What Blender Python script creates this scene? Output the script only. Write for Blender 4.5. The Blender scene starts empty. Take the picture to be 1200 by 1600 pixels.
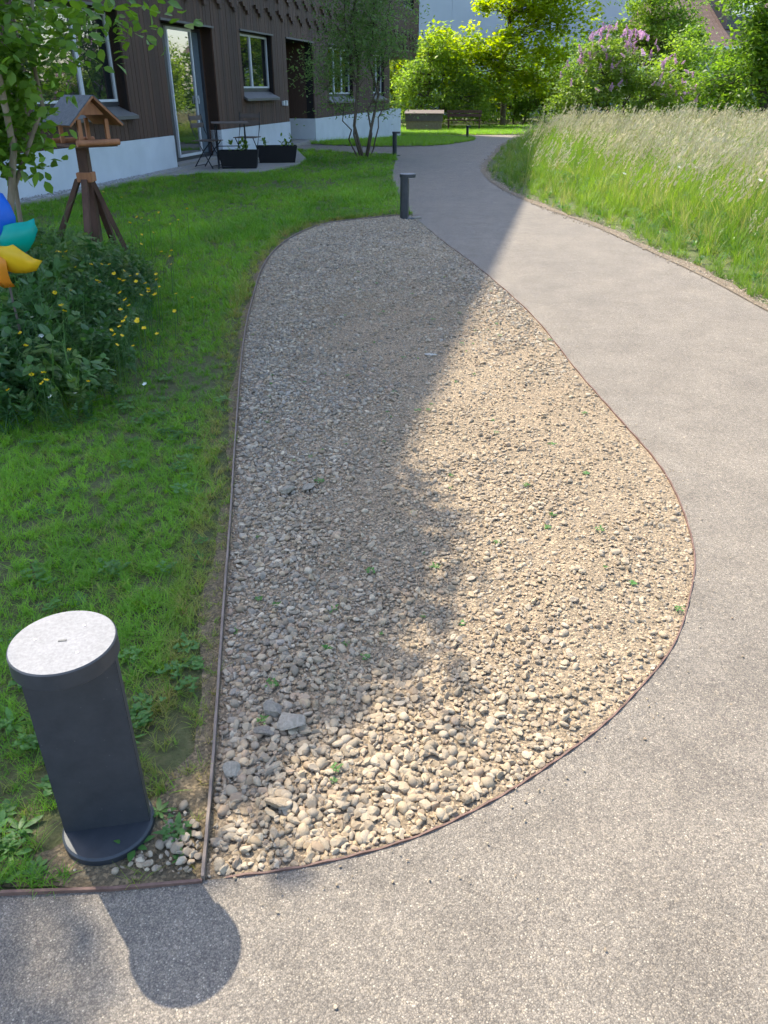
import bpy, bmesh, math, random
import numpy as np
from mathutils import Vector, Matrix, geometry
R = math.radians
SC = bpy.context.scene
COL = SC.collection

# ------------------------------------------------------------------ camera, sky, sun, exposure
cam_d = bpy.data.cameras.new('camera'); cam = bpy.data.objects.new('camera', cam_d); COL.objects.link(cam)
cam.location = (0, 0, 1.32); cam.rotation_euler = (R(90) - math.atan(663 / 1200), 0, 0)
cam_d.sensor_fit = 'VERTICAL'; cam_d.sensor_height = 24; cam_d.lens = 18.0
cam_d.clip_start = .05; cam_d.clip_end = 2000
SC.camera = cam
SUN_TRAVEL = Vector((.463, -.556, -1)).normalized()
w = bpy.data.worlds.new('World'); SC.world = w; w.use_nodes = True
nt = w.node_tree; bg = nt.nodes['Background']
sky = nt.nodes.new('ShaderNodeTexSky'); sky.sky_type = 'NISHITA'; sky.sun_disc = False
sky.sun_elevation = math.asin(-SUN_TRAVEL.z); sky.sun_rotation = math.atan2(-SUN_TRAVEL.x, -SUN_TRAVEL.y)
sky.air_density = 1.0; sky.dust_density = 1.5; sky.ozone_density = 1.0
nt.links.new(sky.outputs[0], bg.inputs[0]); bg.inputs[1].default_value = .15
sd = bpy.data.lights.new('sun', 'SUN'); sd.energy = 3.0; sd.angle = R(.55); sd.color = (1, .91, .74)
sun = bpy.data.objects.new('sun', sd); COL.objects.link(sun)
sun.rotation_euler = SUN_TRAVEL.to_track_quat('-Z', 'Y').to_euler()
SC.view_settings.view_transform = 'Standard'; SC.view_settings.look = 'None'
SC.view_settings.exposure = 1.75; SC.view_settings.gamma = 1
SC.render.engine = 'CYCLES'
SC.cycles.max_bounces = 5; SC.cycles.diffuse_bounces = 3; SC.cycles.glossy_bounces = 2; SC.cycles.transmission_bounces = 3; SC.cycles.use_adaptive_sampling = True; SC.cycles.adaptive_threshold = .03; SC.cycles.use_denoising = True
SC.cycles.caustics_reflective = False; SC.cycles.caustics_refractive = False

rng = np.random.default_rng(7)
random.seed(7)

# ------------------------------------------------------------------ helpers
def tag(o, label=None, cat=None, group=None, kind=None):
    if label: o['label'] = label
    if cat: o['category'] = cat
    if group: o['group'] = group
    if kind: o['kind'] = kind
    return o

def link(name, data, parent=None):
    o = bpy.data.objects.new(name, data); COL.objects.link(o)
    if parent: o.parent = parent
    return o

def empty(name, loc=(0, 0, 0), rz=0):
    o = link(name, None); o.location = loc; o.rotation_euler = (0, 0, rz); o.empty_display_size = .1
    return o

def mesh_np(name, V, Fs, mats, smooth=False, midx=None, col=None):
    """V (n,3) array, Fs (m,k) array or list of faces"""
    me = bpy.data.meshes.new(name)
    V = np.asarray(V, dtype=np.float32)
    if isinstance(Fs, np.ndarray):
        m, k = Fs.shape
        me.vertices.add(len(V)); me.vertices.foreach_set('co', V.ravel())
        me.loops.add(m * k); me.loops.foreach_set('vertex_index', Fs.astype(np.int32).ravel())
        me.polygons.add(m); me.polygons.foreach_set('loop_start', np.arange(0, m * k, k, dtype=np.int32))
        me.update(calc_edges=True)
    else:
        me.from_pydata([tuple(map(float, v)) for v in V], [], [tuple(map(int, f)) for f in Fs])
    for m_ in (mats if isinstance(mats, (list, tuple)) else [mats]): me.materials.append(m_)
    if midx is not None: me.polygons.foreach_set('material_index', np.asarray(midx, dtype=np.int32))
    if smooth: me.polygons.foreach_set('use_smooth', np.ones(len(me.polygons), dtype=bool))
    if col is not None:
        a = me.attributes.new('tint', 'FLOAT_COLOR', 'POINT')
        c = np.ones((len(V), 4), dtype=np.float32); c[:, :3] = col; a.data.foreach_set('color', c.ravel())
    me.validate(); me.update()
    return me

class MB:
    """collects simple shapes into one mesh"""
    def __init__(s): s.v = []; s.f = []; s.m = []; s.cur = 0
    def add(s, V, F):
        b = len(s.v); s.v += [tuple(p) for p in V]; s.f += [tuple(i + b for i in f) for f in F]; s.m += [s.cur] * len(F); return s
    def box(s, c, d, M=None):
        x, y, z = d[0] / 2, d[1] / 2, d[2] / 2
        V = [Vector((sx * x, sy * y, sz * z)) for sx in (-1, 1) for sy in (-1, 1) for sz in (-1, 1)]
        if M is not None: V = [M @ v for v in V]
        V = [v + Vector(c) for v in V]
        return s.add(V, [(0, 1, 3, 2), (4, 6, 7, 5), (0, 4, 5, 1), (2, 3, 7, 6), (0, 2, 6, 4), (1, 5, 7, 3)])
    def bar(s, a, b, w, h=None, up=(0, 0, 1)):
        h = h or w; a = Vector(a); b = Vector(b); d = b - a; L = d.length; d.normalize()
        u = Vector(up)
        if abs(d.dot(u)) > .98: u = Vector((0, 1, 0))
        x = d.cross(u).normalized(); y = x.cross(d)
        M = Matrix((x, d, y)).transposed()
        return s.box((a + b) / 2, (w, L, h), M)
    def tube(s, pts, rad, n=8, cap=True):
        pts = [Vector(p) for p in pts]
        if not hasattr(rad, '__len__'): rad = [rad] * len(pts)
        V = []; F = []
        for i, p in enumerate(pts):
            d = (pts[min(i + 1, len(pts) - 1)] - pts[max(i - 1, 0)]).normalized()
            u = Vector((0, 0, 1)) if abs(d.z) < .9 else Vector((0, 1, 0))
            x = d.cross(u).normalized(); y = d.cross(x)
            for k in range(n):
                a = 2 * math.pi * k / n
                V.append(p + (x * math.cos(a) + y * math.sin(a)) * rad[i])
        for i in range(len(pts) - 1):
            for k in range(n):
                a, b = i * n + k, i * n + (k + 1) % n
                F.append((a, a + n, b + n, b))
        if cap: F.append(tuple(range(n))); F.append(tuple(range(len(V) - 1, len(V) - n - 1, -1)))
        return s.add(V, F)
    def prism(s, poly, z0, z1):
        n = len(poly)
        V = [(x, y, z0) for x, y in poly] + [(x, y, z1) for x, y in poly]
        F = [tuple(range(n - 1, -1, -1)), tuple(range(n, 2 * n))] + [(i, (i + 1) % n, n + (i + 1) % n, n + i) for i in range(n)]
        return s.add(V, F)
    def mesh(s, name, mats, smooth=False, bevel=0):
        me = mesh_np(name, np.array(s.v), s.f, mats, smooth, s.m)
        bm = bmesh.new(); bm.from_mesh(me)
        bmesh.ops.recalc_face_normals(bm, faces=bm.faces)
        if bevel:
            bmesh.ops.bevel(bm, geom=bm.edges, offset=bevel, segments=2, affect='EDGES', clamp_overlap=True)
        bm.to_mesh(me); bm.free()
        return me
    def build(s, name, mats, parent=None, smooth=False, bevel=0):
        return link(name, s.mesh(name, mats, smooth, bevel), parent)

def smooth_angle(o, ang=40):
    me = o.data
    bm = bmesh.new(); bm.from_mesh(me)
    for f in bm.faces: f.smooth = True
    for e in bm.edges:
        if len(e.link_faces) == 2 and e.calc_face_angle(0) > R(ang): e.smooth = False
    bm.to_mesh(me); bm.free()

# ------------------------------------------------------------------ materials
class NT:
    def __init__(s, name):
        s.mat = bpy.data.materials.new(name); s.mat.use_nodes = True
        s.t = s.mat.node_tree; s.b = s.t.nodes['Principled BSDF']; s.out = s.t.nodes['Material Output']
        s.co = s.n('ShaderNodeTexCoord')
    def n(s, typ, **k):
        nd = s.t.nodes.new(typ)
        for a, v in k.items(): setattr(nd, a, v)
        return nd
    def l(s, a, b): s.t.links.new(a, b)
    def noise(s, scale, detail=4, rough=.55, vec=None, obj=True):
        nd = s.n('ShaderNodeTexNoise'); nd.inputs['Scale'].default_value = scale; nd.inputs['Detail'].default_value = detail
        nd.inputs['Roughness'].default_value = rough
        s.l(vec if vec is not None else s.co.outputs['Object'], nd.inputs['Vector']); return nd.outputs['Fac']
    def vor(s, scale, feature='F1', vec=None):
        nd = s.n('ShaderNodeTexVoronoi'); nd.feature = feature; nd.inputs['Scale'].default_value = scale
        s.l(vec if vec is not None else s.co.outputs['Object'], nd.inputs['Vector']); return nd
    def ramp(s, fac, stops):
        nd = s.n('ShaderNodeValToRGB'); e = nd.color_ramp.elements
        while len(e) < len(stops): e.new(.5)
        for i, (p, c) in enumerate(stops):
            e[i].position = p; e[i].color = (*c, 1) if len(c) == 3 else c
        s.l(fac, nd.inputs[0]); return nd.outputs[0]
    def mix(s, a, b, fac, mode='MIX'):
        nd = s.n('ShaderNodeMix'); nd.data_type = 'RGBA'; nd.blend_type = mode
        for sock, v in ((nd.inputs[6], a), (nd.inputs[7], b)):
            if isinstance(v, tuple): sock.default_value = (*v, 1)
            else: s.l(v, sock)
        if isinstance(fac, (int, float)): nd.inputs[0].default_value = fac
        else: s.l(fac, nd.inputs[0])
        return nd.outputs[2]
    def math(s, op, a, b=None):
        nd = s.n('ShaderNodeMath'); nd.operation = op
        for i, v in enumerate((a, b)):
            if v is None: continue
            if isinstance(v, (int, float)): nd.inputs[i].default_value = v
            else: s.l(v, nd.inputs[i])
        return nd.outputs[0]
    def bump(s, h, strength=.5, dist=.01, prev=None):
        nd = s.n('ShaderNodeBump'); nd.inputs['Strength'].default_value = strength; nd.inputs['Distance'].default_value = dist
        s.l(h, nd.inputs['Height'])
        if prev is not None: s.l(prev, nd.inputs['Normal'])
        s.l(nd.outputs[0], s.b.inputs['Normal']); return nd.outputs[0]
    def base(s, c):
        if isinstance(c, tuple): s.b.inputs['Base Color'].default_value = (*c, 1)
        else: s.l(c, s.b.inputs['Base Color'])
        return s
    def set(s, **k):
        for a, v in k.items(): s.b.inputs[a.replace('_', ' ')].default_value = v
        return s

def noisy(name, c0, c1, scale=8, rough=.7, bump=.2, bscale=60, bdist=.003, metallic=0, stretch=None, detail=5):
    m = NT(name); vec = None
    if stretch:
        mp = m.n('ShaderNodeMapping'); mp.inputs['Scale'].default_value = stretch
        m.l(m.co.outputs['Object'], mp.inputs['Vector']); vec = mp.outputs[0]
    f = m.noise(scale, detail, .6, vec)
    m.base(m.ramp(f, [(.3, c0), (.7, c1)])).set(Roughness=rough, Metallic=metallic)
    if bump: m.bump(m.noise(bscale, 3, .6, vec), bump, bdist)
    return m.mat

def leafmat(name, dark, light, trans=.5, tint_attr='GEOMETRY', gloss=.45, hue=None):
    """leaf / blade: reflects and lets light through; tint attribute (0..1 in red) mixes the two colours"""
    m = NT(name)
    at = m.n('ShaderNodeAttribute'); at.attribute_type = tint_attr; at.attribute_name = 'tint'
    sep = m.n('ShaderNodeSeparateColor'); m.l(at.outputs['Color'], sep.inputs[0])
    c = m.mix(dark, light, sep.outputs[0])
    if hue: c = m.mix(c, hue, sep.outputs[1])
    m.base(c).set(Roughness=gloss)
    m.b.inputs['Specular IOR Level'].default_value = .35
    tr = m.n('ShaderNodeBsdfTranslucent')
    ct = m.mix(c, (1.0, .95, .25), .25, 'MULTIPLY'); hs = m.n('ShaderNodeHueSaturation'); hs.inputs['Value'].default_value = 1.5; hs.inputs['Saturation'].default_value = 1.1
    m.l(ct, hs.inputs['Color']); m.l(hs.outputs[0], tr.inputs[0])
    mx = m.n('ShaderNodeMixShader'); mx.inputs[0].default_value = trans
    m.l(m.b.outputs[0], mx.inputs[1]); m.l(tr.outputs[0], mx.inputs[2]); m.l(mx.outputs[0], m.out.inputs[0])
    return m.mat

def plain(name, c, rough=.6, metallic=0, var=.15, scale=6, spec=.5):
    d = tuple(x * (1 - var) for x in c); l = tuple(min(1, x * (1 + var)) for x in c)
    return noisy(name, d, l, scale, rough, .08, 80, .002, metallic)

M = {}
def asphalt():
    m = NT('asphalt')
    v = m.vor(360); v2 = m.vor(110)
    cs = m.n('ShaderNodeSeparateColor'); m.l(v.outputs['Color'], cs.inputs[0])
    agg = m.ramp(cs.outputs[0], [(0, (.15, .137, .125)), (.45, (.21, .192, .175)), (.8, (.27, .246, .222)), (.965, (.32, .29, .25)), (.995, (.46, .43, .38))])
    gap = m.ramp(v.outputs['Distance'], [(.3, (1, 1, 1)), (.8, (.6, .585, .575))])
    c = m.mix(agg, gap, 1.0, 'MULTIPLY')
    cs2 = m.n('ShaderNodeSeparateColor'); m.l(v2.outputs['Color'], cs2.inputs[0])
    c = m.mix(c, m.ramp(cs2.outputs[1], [(0, (.85, .85, .85)), (.93, (1.1, 1.09, 1.07)), (.985, (1.12, 1.1, 1.05)), (1, (1.45, 1.42, 1.35))]), 1, 'MULTIPLY')
    big = m.ramp(m.noise(1.1, 5, .6), [(.3, (.89, .89, .90)), (.7, (1.07, 1.06, 1.04))])
    c = m.mix(c, big, 1, 'MULTIPLY'); c = m.mix(c, (.925, .885, .81), 1, 'MULTIPLY')
    st = m.ramp(m.noise(4.5, 6, .7), [(.32, (.82, .81, .80)), (.62, (1.05, 1.05, 1.05))])
    c = m.mix(c, st, 1, 'MULTIPLY')
    m.base(c).set(Roughness=.8)
    b = m.bump(m.math('MULTIPLY', m.vor(360).outputs['Distance'], -1), .6, .0022)
    m.bump(m.noise(330, 2, .6), .35, .002, b)
    return m.mat
M['asphalt'] = asphalt()
def soilmat(name, a, b, c3):
    m = NT(name)
    f = m.noise(2.2, 6, .65); g = m.noise(60, 5, .7)
    c = m.mix(m.ramp(f, [(.35, a), (.65, b)]), m.ramp(g, [(.3, tuple(x * .55 for x in c3)), (.7, c3)]), .5)
    v = m.vor(170); cs = m.n('ShaderNodeSeparateColor'); m.l(v.outputs['Color'], cs.inputs[0])
    c = m.mix(c, m.ramp(cs.outputs[0], [(.0, (.6, .6, .6)), (.7, (1, 1, 1)), (1, (1.7, 1.65, 1.6))]), 1, 'MULTIPLY')
    m.base(c).set(Roughness=.95)
    b1 = m.bump(m.noise(28, 6, .7), .8, .02)
    m.bump(m.math('MULTIPLY', m.vor(120).outputs['Distance'], -1), .7, .006, b1)
    return m.mat
M['bedsoil'] = soilmat('bed_soil', (.25, .185, .118), (.31, .238, .155), (.33, .255, .17))
M['soil'] = soilmat('soil', (.13, .098, .055), (.20, .152, .085), (.21, .16, .095))
M['verge'] = soilmat('verge_soil', (.15, .115, .075), (.21, .165, .115), (.23, .18, .125))
def lawnbase():
    m = NT('lawn_ground')
    c = m.ramp(m.noise(30, 6, .7), [(.3, (.07, .06, .028)), (.5, (.085, .095, .03)), (.75, (.15, .13, .06))])
    m.base(c).set(Roughness=.95); m.bump(m.noise(70, 5, .7), .8, .03); return m.mat
M['lawn'] = lawnbase()
M['farground'] = noisy('far_ground', (.05, .08, .02), (.09, .13, .035), 3, .95, .5, 30, .05)
M['meadow'] = noisy('meadow_ground', (.06, .08, .02), (.11, .13, .04), 8, .95, .5, 40, .05)
M['anth'] = NT('anthracite_metal')
_m = M['anth']; _m.base(_m.ramp(_m.noise(14, 5, .7), [(.3, (.030, .035, .042)), (.7, (.052, .057, .066))])).set(Roughness=.5, Metallic=.25)
_s = _m.vor(55); _m.base(_m.mix(_m.ramp(_m.noise(14, 5, .7), [(.3, (.030, .035, .042)), (.7, (.052, .057, .066))]), (.22, .22, .21), _m.ramp(_s.outputs['Distance'], [(.035, (.55,) * 3), (.06, (0, 0, 0))])))
_m.bump(_m.noise(700, 2), .12, .001); M['anth'] = _m.mat
def capmat():
    m = NT('brushed_cap')
    c = m.ramp(m.noise(160, 4, .75), [(.3, (.15, .15, .16)), (.7, (.24, .24, .25))])
    c = m.mix(c, m.ramp(m.noise(9, 5, .6), [(.35, (.9, .9, .9)), (.7, (1.05, 1.05, 1.06))]), 1, 'MULTIPLY')
    m.base(c).set(Roughness=.7, Metallic=0); m.bump(m.noise(500, 2), .15, .0008); return m.mat
M['cap'] = capmat()
M['screw'] = noisy('bright_screw', (.6, .6, .6), (.75, .75, .75), 30, .25, 0, metallic=1)
M['rust'] = noisy('rusty_steel', (.085, .046, .034), (.18, .105, .08), 35, .75, .4, 160, .002)
M['steel_edge'] = noisy('weathered_steel', (.13, .098, .078), (.21, .165, .135), 25, .7, .4, 160, .002)
def boardmat():
    m = NT('stained_boards')
    mp = m.n('ShaderNodeMapping'); mp.inputs['Scale'].default_value = (1, 1, .06); m.l(m.co.outputs['Object'], mp.inputs['Vector'])
    geo = m.n('ShaderNodeObjectInfo')
    f = m.noise(90, 5, .65, mp.outputs[0])
    c = m.ramp(f, [(.25, (.045, .023, .015)), (.55, (.078, .042, .027)), (.8, (.108, .063, .042))])
    v = m.ramp(geo.outputs['Random'], [(0, (.78, .78, .8)), (1, (1.25, 1.2, 1.15))])
    m.base(m.mix(c, v, 1, 'MULTIPLY')).set(Roughness=.75); m.bump(f, .4, .004); return m.mat
M['board'] = boardmat()
M['backing'] = plain('dark_backing', (.012, .010, .010), .9)
M['plinth'] = noisy('painted_plinth', (.47, .51, .55), (.55, .59, .63), 2.5, .85, .25, 90, .003)
M['frame'] = plain('window_frame', (.55, .57, .60), .4, 0, .06)
M['darkframe'] = plain('dark_frame', (.035, .037, .045), .45, 0, .1)
M['sill'] = plain('grey_sill', (.11, .105, .10), .55, 0, .12)
M['concrete'] = noisy('concrete', (.20, .20, .20), (.30, .265, .21), 5, .85, .4, 60, .004)
_g = NT('window_glass'); _g.base((.012, .016, .018)).set(Roughness=.015); _g.b.inputs['IOR'].default_value = 3.8; _g.bump(_g.noise(1.2, 2), .03, .02); M['glass'] = _g.mat
M['curtain'] = plain('curtain_grey_blue', (.10, .13, .16), .9, 0, .15, 20)
M['roof'] = plain('roof_metal', (.09, .07, .06), .7)
M['oldwood'] = noisy('oiled_wood', (.24, .092, .042), (.42, .18, .08), 14, .65, .3, 60, .003, 0, (1, 1, .12))
M['darkwood'] = noisy('dark_wood', (.055, .024, .015), (.115, .055, .036), 14, .7, .35, 60, .003, 0, (1, 1, .12))
M['palewood'] = noisy('pale_wood', (.17, .13, .075), (.28, .22, .13), 14, .7, .3, 60, .003)
M['felt'] = noisy('roof_felt', (.07, .08, .095), (.13, .145, .165), 40, .95, .5, 300, .002)
M['bark'] = noisy('bark', (.05, .038, .026), (.14, .11, .08), 25, .9, .8, 40, .01, 0, (1, 1, .3))
M['barkpale'] = noisy('pale_bark', (.13, .10, .07), (.28, .23, .17), 20, .9, .7, 40, .008, 0, (1, 1, .3))
M['chairwood'] = plain('weathered_slats', (.11, .085, .075), .7)
M['chairmetal'] = plain('black_metal', (.02, .021, .025), .45, .4)
M['planter'] = plain('black_planter', (.006, .006, .007), .95)
M['leafA'] = leafmat('near_leaf', (.06, .14, .024), (.19, .32, .05), .5)
M['leafMaple'] = leafmat('maple_leaf', (.17, .26, .025), (.37, .44, .035), .65)
M['leafDark'] = leafmat('shrub_leaf', (.07, .145, .03), (.19, .30, .045), .55)
M['leafMid'] = leafmat('tree_leaf', (.12, .21, .042), (.28, .39, .065), .58)
M['leafLilac'] = leafmat('lilac_leaf', (.11, .19, .04), (.24, .34, .06), .5)
M['leafYoung'] = leafmat('young_leaf', (.10, .18, .06), (.19, .29, .09), .5)
M['lilac'] = leafmat('lilac_bloom', (.45, .27, .50), (.64, .45, .68), .4)
M['grass'] = leafmat('lawn_blade', (.09, .225, .022), (.24, .44, .048), .48, 'INSTANCER', .5, (.34, .26, .10))
M['herb'] = leafmat('herb_leaf', (.04, .12, .025), (.10, .23, .05), .35, 'INSTANCER', .45)
M['meadowblade'] = leafmat('meadow_blade', (.09, .18, .025), (.22, .33, .05), .45, 'INSTANCER', .5, (.42, .36, .17))
M['seed'] = leafmat('seed_head', (.36, .32, .19), (.60, .53, .39), .35, 'INSTANCER', .7)
M['bedleaf'] = leafmat('wild_leaf', (.035, .10, .028), (.10, .20, .045), .35, 'INSTANCER', .45, (.16, .22, .06))
def stonemat(attr):
    m = NT('pebble_' + attr.lower())
    at = m.n('ShaderNodeAttribute'); at.attribute_type = attr; at.attribute_name = 'tint'
    n1 = m.noise(45, 4, .6); 
    c = m.mix(at.outputs['Color'], m.ramp(n1, [(.3, (.7, .69, .67)), (.7, (1.18, 1.17, 1.15))]), 1, 'MULTIPLY')
    m.base(c).set(Roughness=.85); m.bump(m.noise(120, 3), .3, .003); return m.mat
M['stuffstone'] = stonemat('INSTANCER')
def stoneobj():
    m = NT('stone_single'); oi = m.n('ShaderNodeObjectInfo')
    c = m.mix(oi.outputs['Color'], m.ramp(m.noise(9, 5, .65), [(.3, (.66, .64, .61)), (.7, (1.2, 1.19, 1.17))]), 1, 'MULTIPLY')
    m.base(c).set(Roughness=.85); m.bump(m.noise(26, 5, .65), .45, .03); return m.mat
M['stone'] = stoneobj()
M['yellow'] = leafmat('buttercup_petal', (.75, .48, .01), (.8, .58, .02), .3)
M['whitepetal'] = leafmat('daisy_petal', (.75, .75, .72), (.8, .8, .78), .3)
M['stem'] = plain('green_stem', (.05, .12, .03), .6)

# ------------------------------------------------------------------ terrain
def sstep(t): t = np.clip(t, 0, 1); return t * t * (3 - 2 * t)
def gz(x, y): return -.5 * sstep((np.asarray(y, dtype=float) - 20) / 17)

def catmull(P, n=6, closed=False):
    P = [np.array(p, float) for p in P]; out = []
    N = len(P); rngi = range(N if closed else N - 1)
    for i in rngi:
        p0 = P[(i - 1) % N] if closed or i > 0 else 2 * P[0] - P[1]
        p1 = P[i]; p2 = P[(i + 1) % N]
        p3 = P[(i + 2) % N] if closed or i + 2 < N else 2 * P[-1] - P[-2]
        for k in range(n):
            t = k / n
            out.append(.5 * ((2 * p1) + (-p0 + p2) * t + (2 * p0 - 5 * p1 + 4 * p2 - p3) * t * t + (-p0 + 3 * p1 - 3 * p2 + p3) * t ** 3))
    if not closed: out.append(P[-1])
    return [tuple(p) for p in out]

def inpoly(px, py, poly):
    px = np.asarray(px); py = np.asarray(py); c = np.zeros(px.shape, bool); n = len(poly); j = n - 1
    for i in range(n):
        xi, yi = poly[i]; xj, yj = poly[j]
        c ^= ((yi > py) != (yj > py)) & (px < (xj - xi) * (py - yi) / (yj - yi + 1e-12) + xi)
        j = i
    return c

def dist_line(px, py, line):
    px = np.asarray(px); py = np.asarray(py); d = np.full(px.shape, 1e9)
    for (ax, ay), (bx, by) in zip(line[:-1], line[1:]):
        vx, vy = bx - ax, by - ay; t = np.clip(((px - ax) * vx + (py - ay) * vy) / (vx * vx + vy * vy + 1e-12), 0, 1)
        d = np.minimum(d, np.hypot(px - ax - t * vx, py - ay - t * vy))
    return d

def sheet(name, poly, z, mat, step=1.0, zf=None):
    xs = [p[0] for p in poly]; ys = [p[1] for p in poly]
    gx, gy = np.meshgrid(np.arange(min(xs), max(xs), step), np.arange(min(ys), max(ys), step)); gx = gx.ravel(); gy = gy.ravel()
    k = inpoly(gx, gy, poly) & (dist_line(gx, gy, list(poly) + [poly[0]]) > step * .35)
    pts = [Vector(p) for p in poly] + [Vector((a, b)) for a, b in zip(gx[k], gy[k])]
    n = len(poly)
    r = geometry.delaunay_2d_cdt(pts, [(i, (i + 1) % n) for i in range(n)], [list(range(n))], 1, 1e-5)
    V = np.array([(p.x, p.y) for p in r[0]])
    zz = gz(V[:, 0], V[:, 1]) + z
    if zf is not None: zz = zz + zf(V[:, 0], V[:, 1])
    me = mesh_np(name, np.column_stack([V, zz]), [f if True else f for f in r[2]], mat, True)
    bm = bmesh.new(); bm.from_mesh(me); bmesh.ops.recalc_face_normals(bm, faces=bm.faces)
    if sum(f.normal.z for f in bm.faces) < 0: bmesh.ops.reverse_faces(bm, faces=bm.faces)
    bm.to_mesh(me); bm.free()
    return tag(link(name, me), kind='structure')

GL = catmull([(-.34, .94), (-.38, 1.25), (-.46, 1.81), (-.54, 2.39), (-.64, 3.08), (-.82, 4.40), (-.93, 5.48), (-1.02, 6.84), (-.95, 7.96), (-.70, 8.89), (-.29, 9.31), (.19, 9.61), (.34, 9.62)], 5)
GR = catmull([(.34, 9.62), (.57, 7.96), (.80, 6.58), (.98, 5.13), (1.03, 3.94), (1.07, 3.30), (1.10, 2.82), (1.08, 2.49), (1.01, 2.13), (.91, 1.88), (.78, 1.64), (.62, 1.45), (.50, 1.33), (.35, 1.21), (.22, 1.12), (.05, 1.03), (-.15, .97), (-.34, .94)], 5)
BED = GL[:-1] + GR[:-1]
LB = [(-9, .60), (-3, .80), (-.72, .91), (-.51, .92), (-.34, .94)]
PR = catmull([(3.2, -3), (2.9, 1), (2.65, 4), (2.60, 5.21), (2.56, 6.28), (2.43, 7.61), (2.27, 8.98), (2.01, 10.27), (1.78, 12.11), (1.73, 14.25), (1.93, 16.36), (2.69, 20.37), (3.7, 26), (4.91, 32.6), (6.3, 36.5)], 4)
PL = catmull([(.34, 9.62), (.19, 11.95), (.14, 14.82), (.22, 17.0), (.27, 18.6), (.05, 19.4), (-.9, 19.74), (-2.3, 20.9), (-2.62, 21.6)], 4)
ISL = catmull([(-2.2, 24.4), (-.67, 22.2), (.67, 22.1), (1.76, 23.5), (2.7, 27.5), (3.5, 33.2), (3.3, 35.6), (.9, 36.1), (-.05, 33.2), (-1.3, 28)], 4, True)
PATH = LB + GR[::-1][1:] + PL[1:] + [(-1.9, 24.6), (-1.2, 28), (.1, 34), (.7, 37.0), (3, 37.3), (12, 38.6), (12, 37.4)] + PR[::-1] + [(-9, -3)]
# ground sheet
g0 = np.concatenate([[-400, -120, -40], np.arange(-20, 41, 2), [60, 120, 400]]); g1 = np.concatenate([[-300, -60, -10], np.arange(-4, 61, 1.5), [80, 150, 400, 900]])
X, Y = np.meshgrid(g0, g1); Vg = np.column_stack([X.ravel(), Y.ravel(), gz(X.ravel(), Y.ravel()) - .05])
nx, ny = len(g0), len(g1); idx = np.arange(nx * ny).reshape(ny, nx)
Fg = np.column_stack([idx[:-1, :-1].ravel(), idx[:-1, 1:].ravel(), idx[1:, 1:].ravel(), idx[1:, :-1].ravel()])
tag(link('ground', mesh_np('ground', Vg, Fg, M['farground'], True)), kind='structure')
sheet('asphalt_path', PATH, 0, M['asphalt'], 1.0)
bed_o = None
def bedrelief(x, y): return .012 * np.sin(x * 5.1 + y * 2.3) * np.cos(y * 3.7 - x * 2) + .008 * np.sin(x * 13 + 1) * np.sin(y * 11)
def bz(x, y):
    e = np.minimum(dist_line(x, y, GL), dist_line(x, y, GR)); return -.004 + (bedrelief(x, y) + .012) * sstep(e / .25)
bed_o = sheet('gravel_bed', BED, 0, M['bedsoil'], .07, bz)
LAWN = LB + GL[1:] + PL[1:] + [(-3.2, 21.5), (-6.5, 8), (-9, 3)]
sheet('lawn', LAWN, -.006, M['lawn'], 1.0)
SOILB = [(a - .036 - .014 * math.sin(b * 4.1) - .012 * math.sin(b * 11.3) - .025 * max(0, 1 - abs(b - 1.6) / .9), b + .0) for a, b in GL if b < 8.2] + [(a - .02, b + .07) for a, b in GL if b >= 8.2 and a < .1]
sheet('soil_border', [(a, b) for a, b in GL if a < .1] + SOILB[::-1], -.001, M['soil'], .3)
sheet('soil_patch', catmull([(-.35, .945), (-.62, .93), (-.80, .935), (-.78, .985), (-.66, 1.01), (-.60, 1.10), (-.50, 1.13), (-.46, 1.22), (-.395, 1.28)], 4, True), -.003, M['soil'], .05)
sheet('lawn_island', ISL, .012, M['lawn'], 1.5)
FARL = [(.9, 37.3), (3, 37.6), (12, 38.9), (30, 40), (30, 60), (-6, 60), (-2, 41)]
sheet('far_lawn', FARL, .006, M['lawn'], 3)
VG = [(x + .085 + .03 * math.sin(y * 3.1) + .03 * math.sin(y * 7.7), y) for x, y in PR if y < 33]
sheet('verge_strip', [(x - .02, y) for x, y in PR if y < 33] + VG[::-1], .006, M['verge'], .5)
MEADOW = VG + [(6.6, 36.3), (14, 37.2), (45, 37), (45, -3)]
sheet('meadow', MEADOW, -.004, M['meadow'], 1.5)

# ------------------------------------------------------------------ scatter (grass, gravel, weeds)
def protos(name, meshes):
    c = bpy.data.collections.new(name)
    for i, me in enumerate(meshes):
        o = bpy.data.objects.new('%s_%s' % (name, 'abcdefghijklmnop'[i]), me); c.objects.link(o)
    return c

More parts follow.
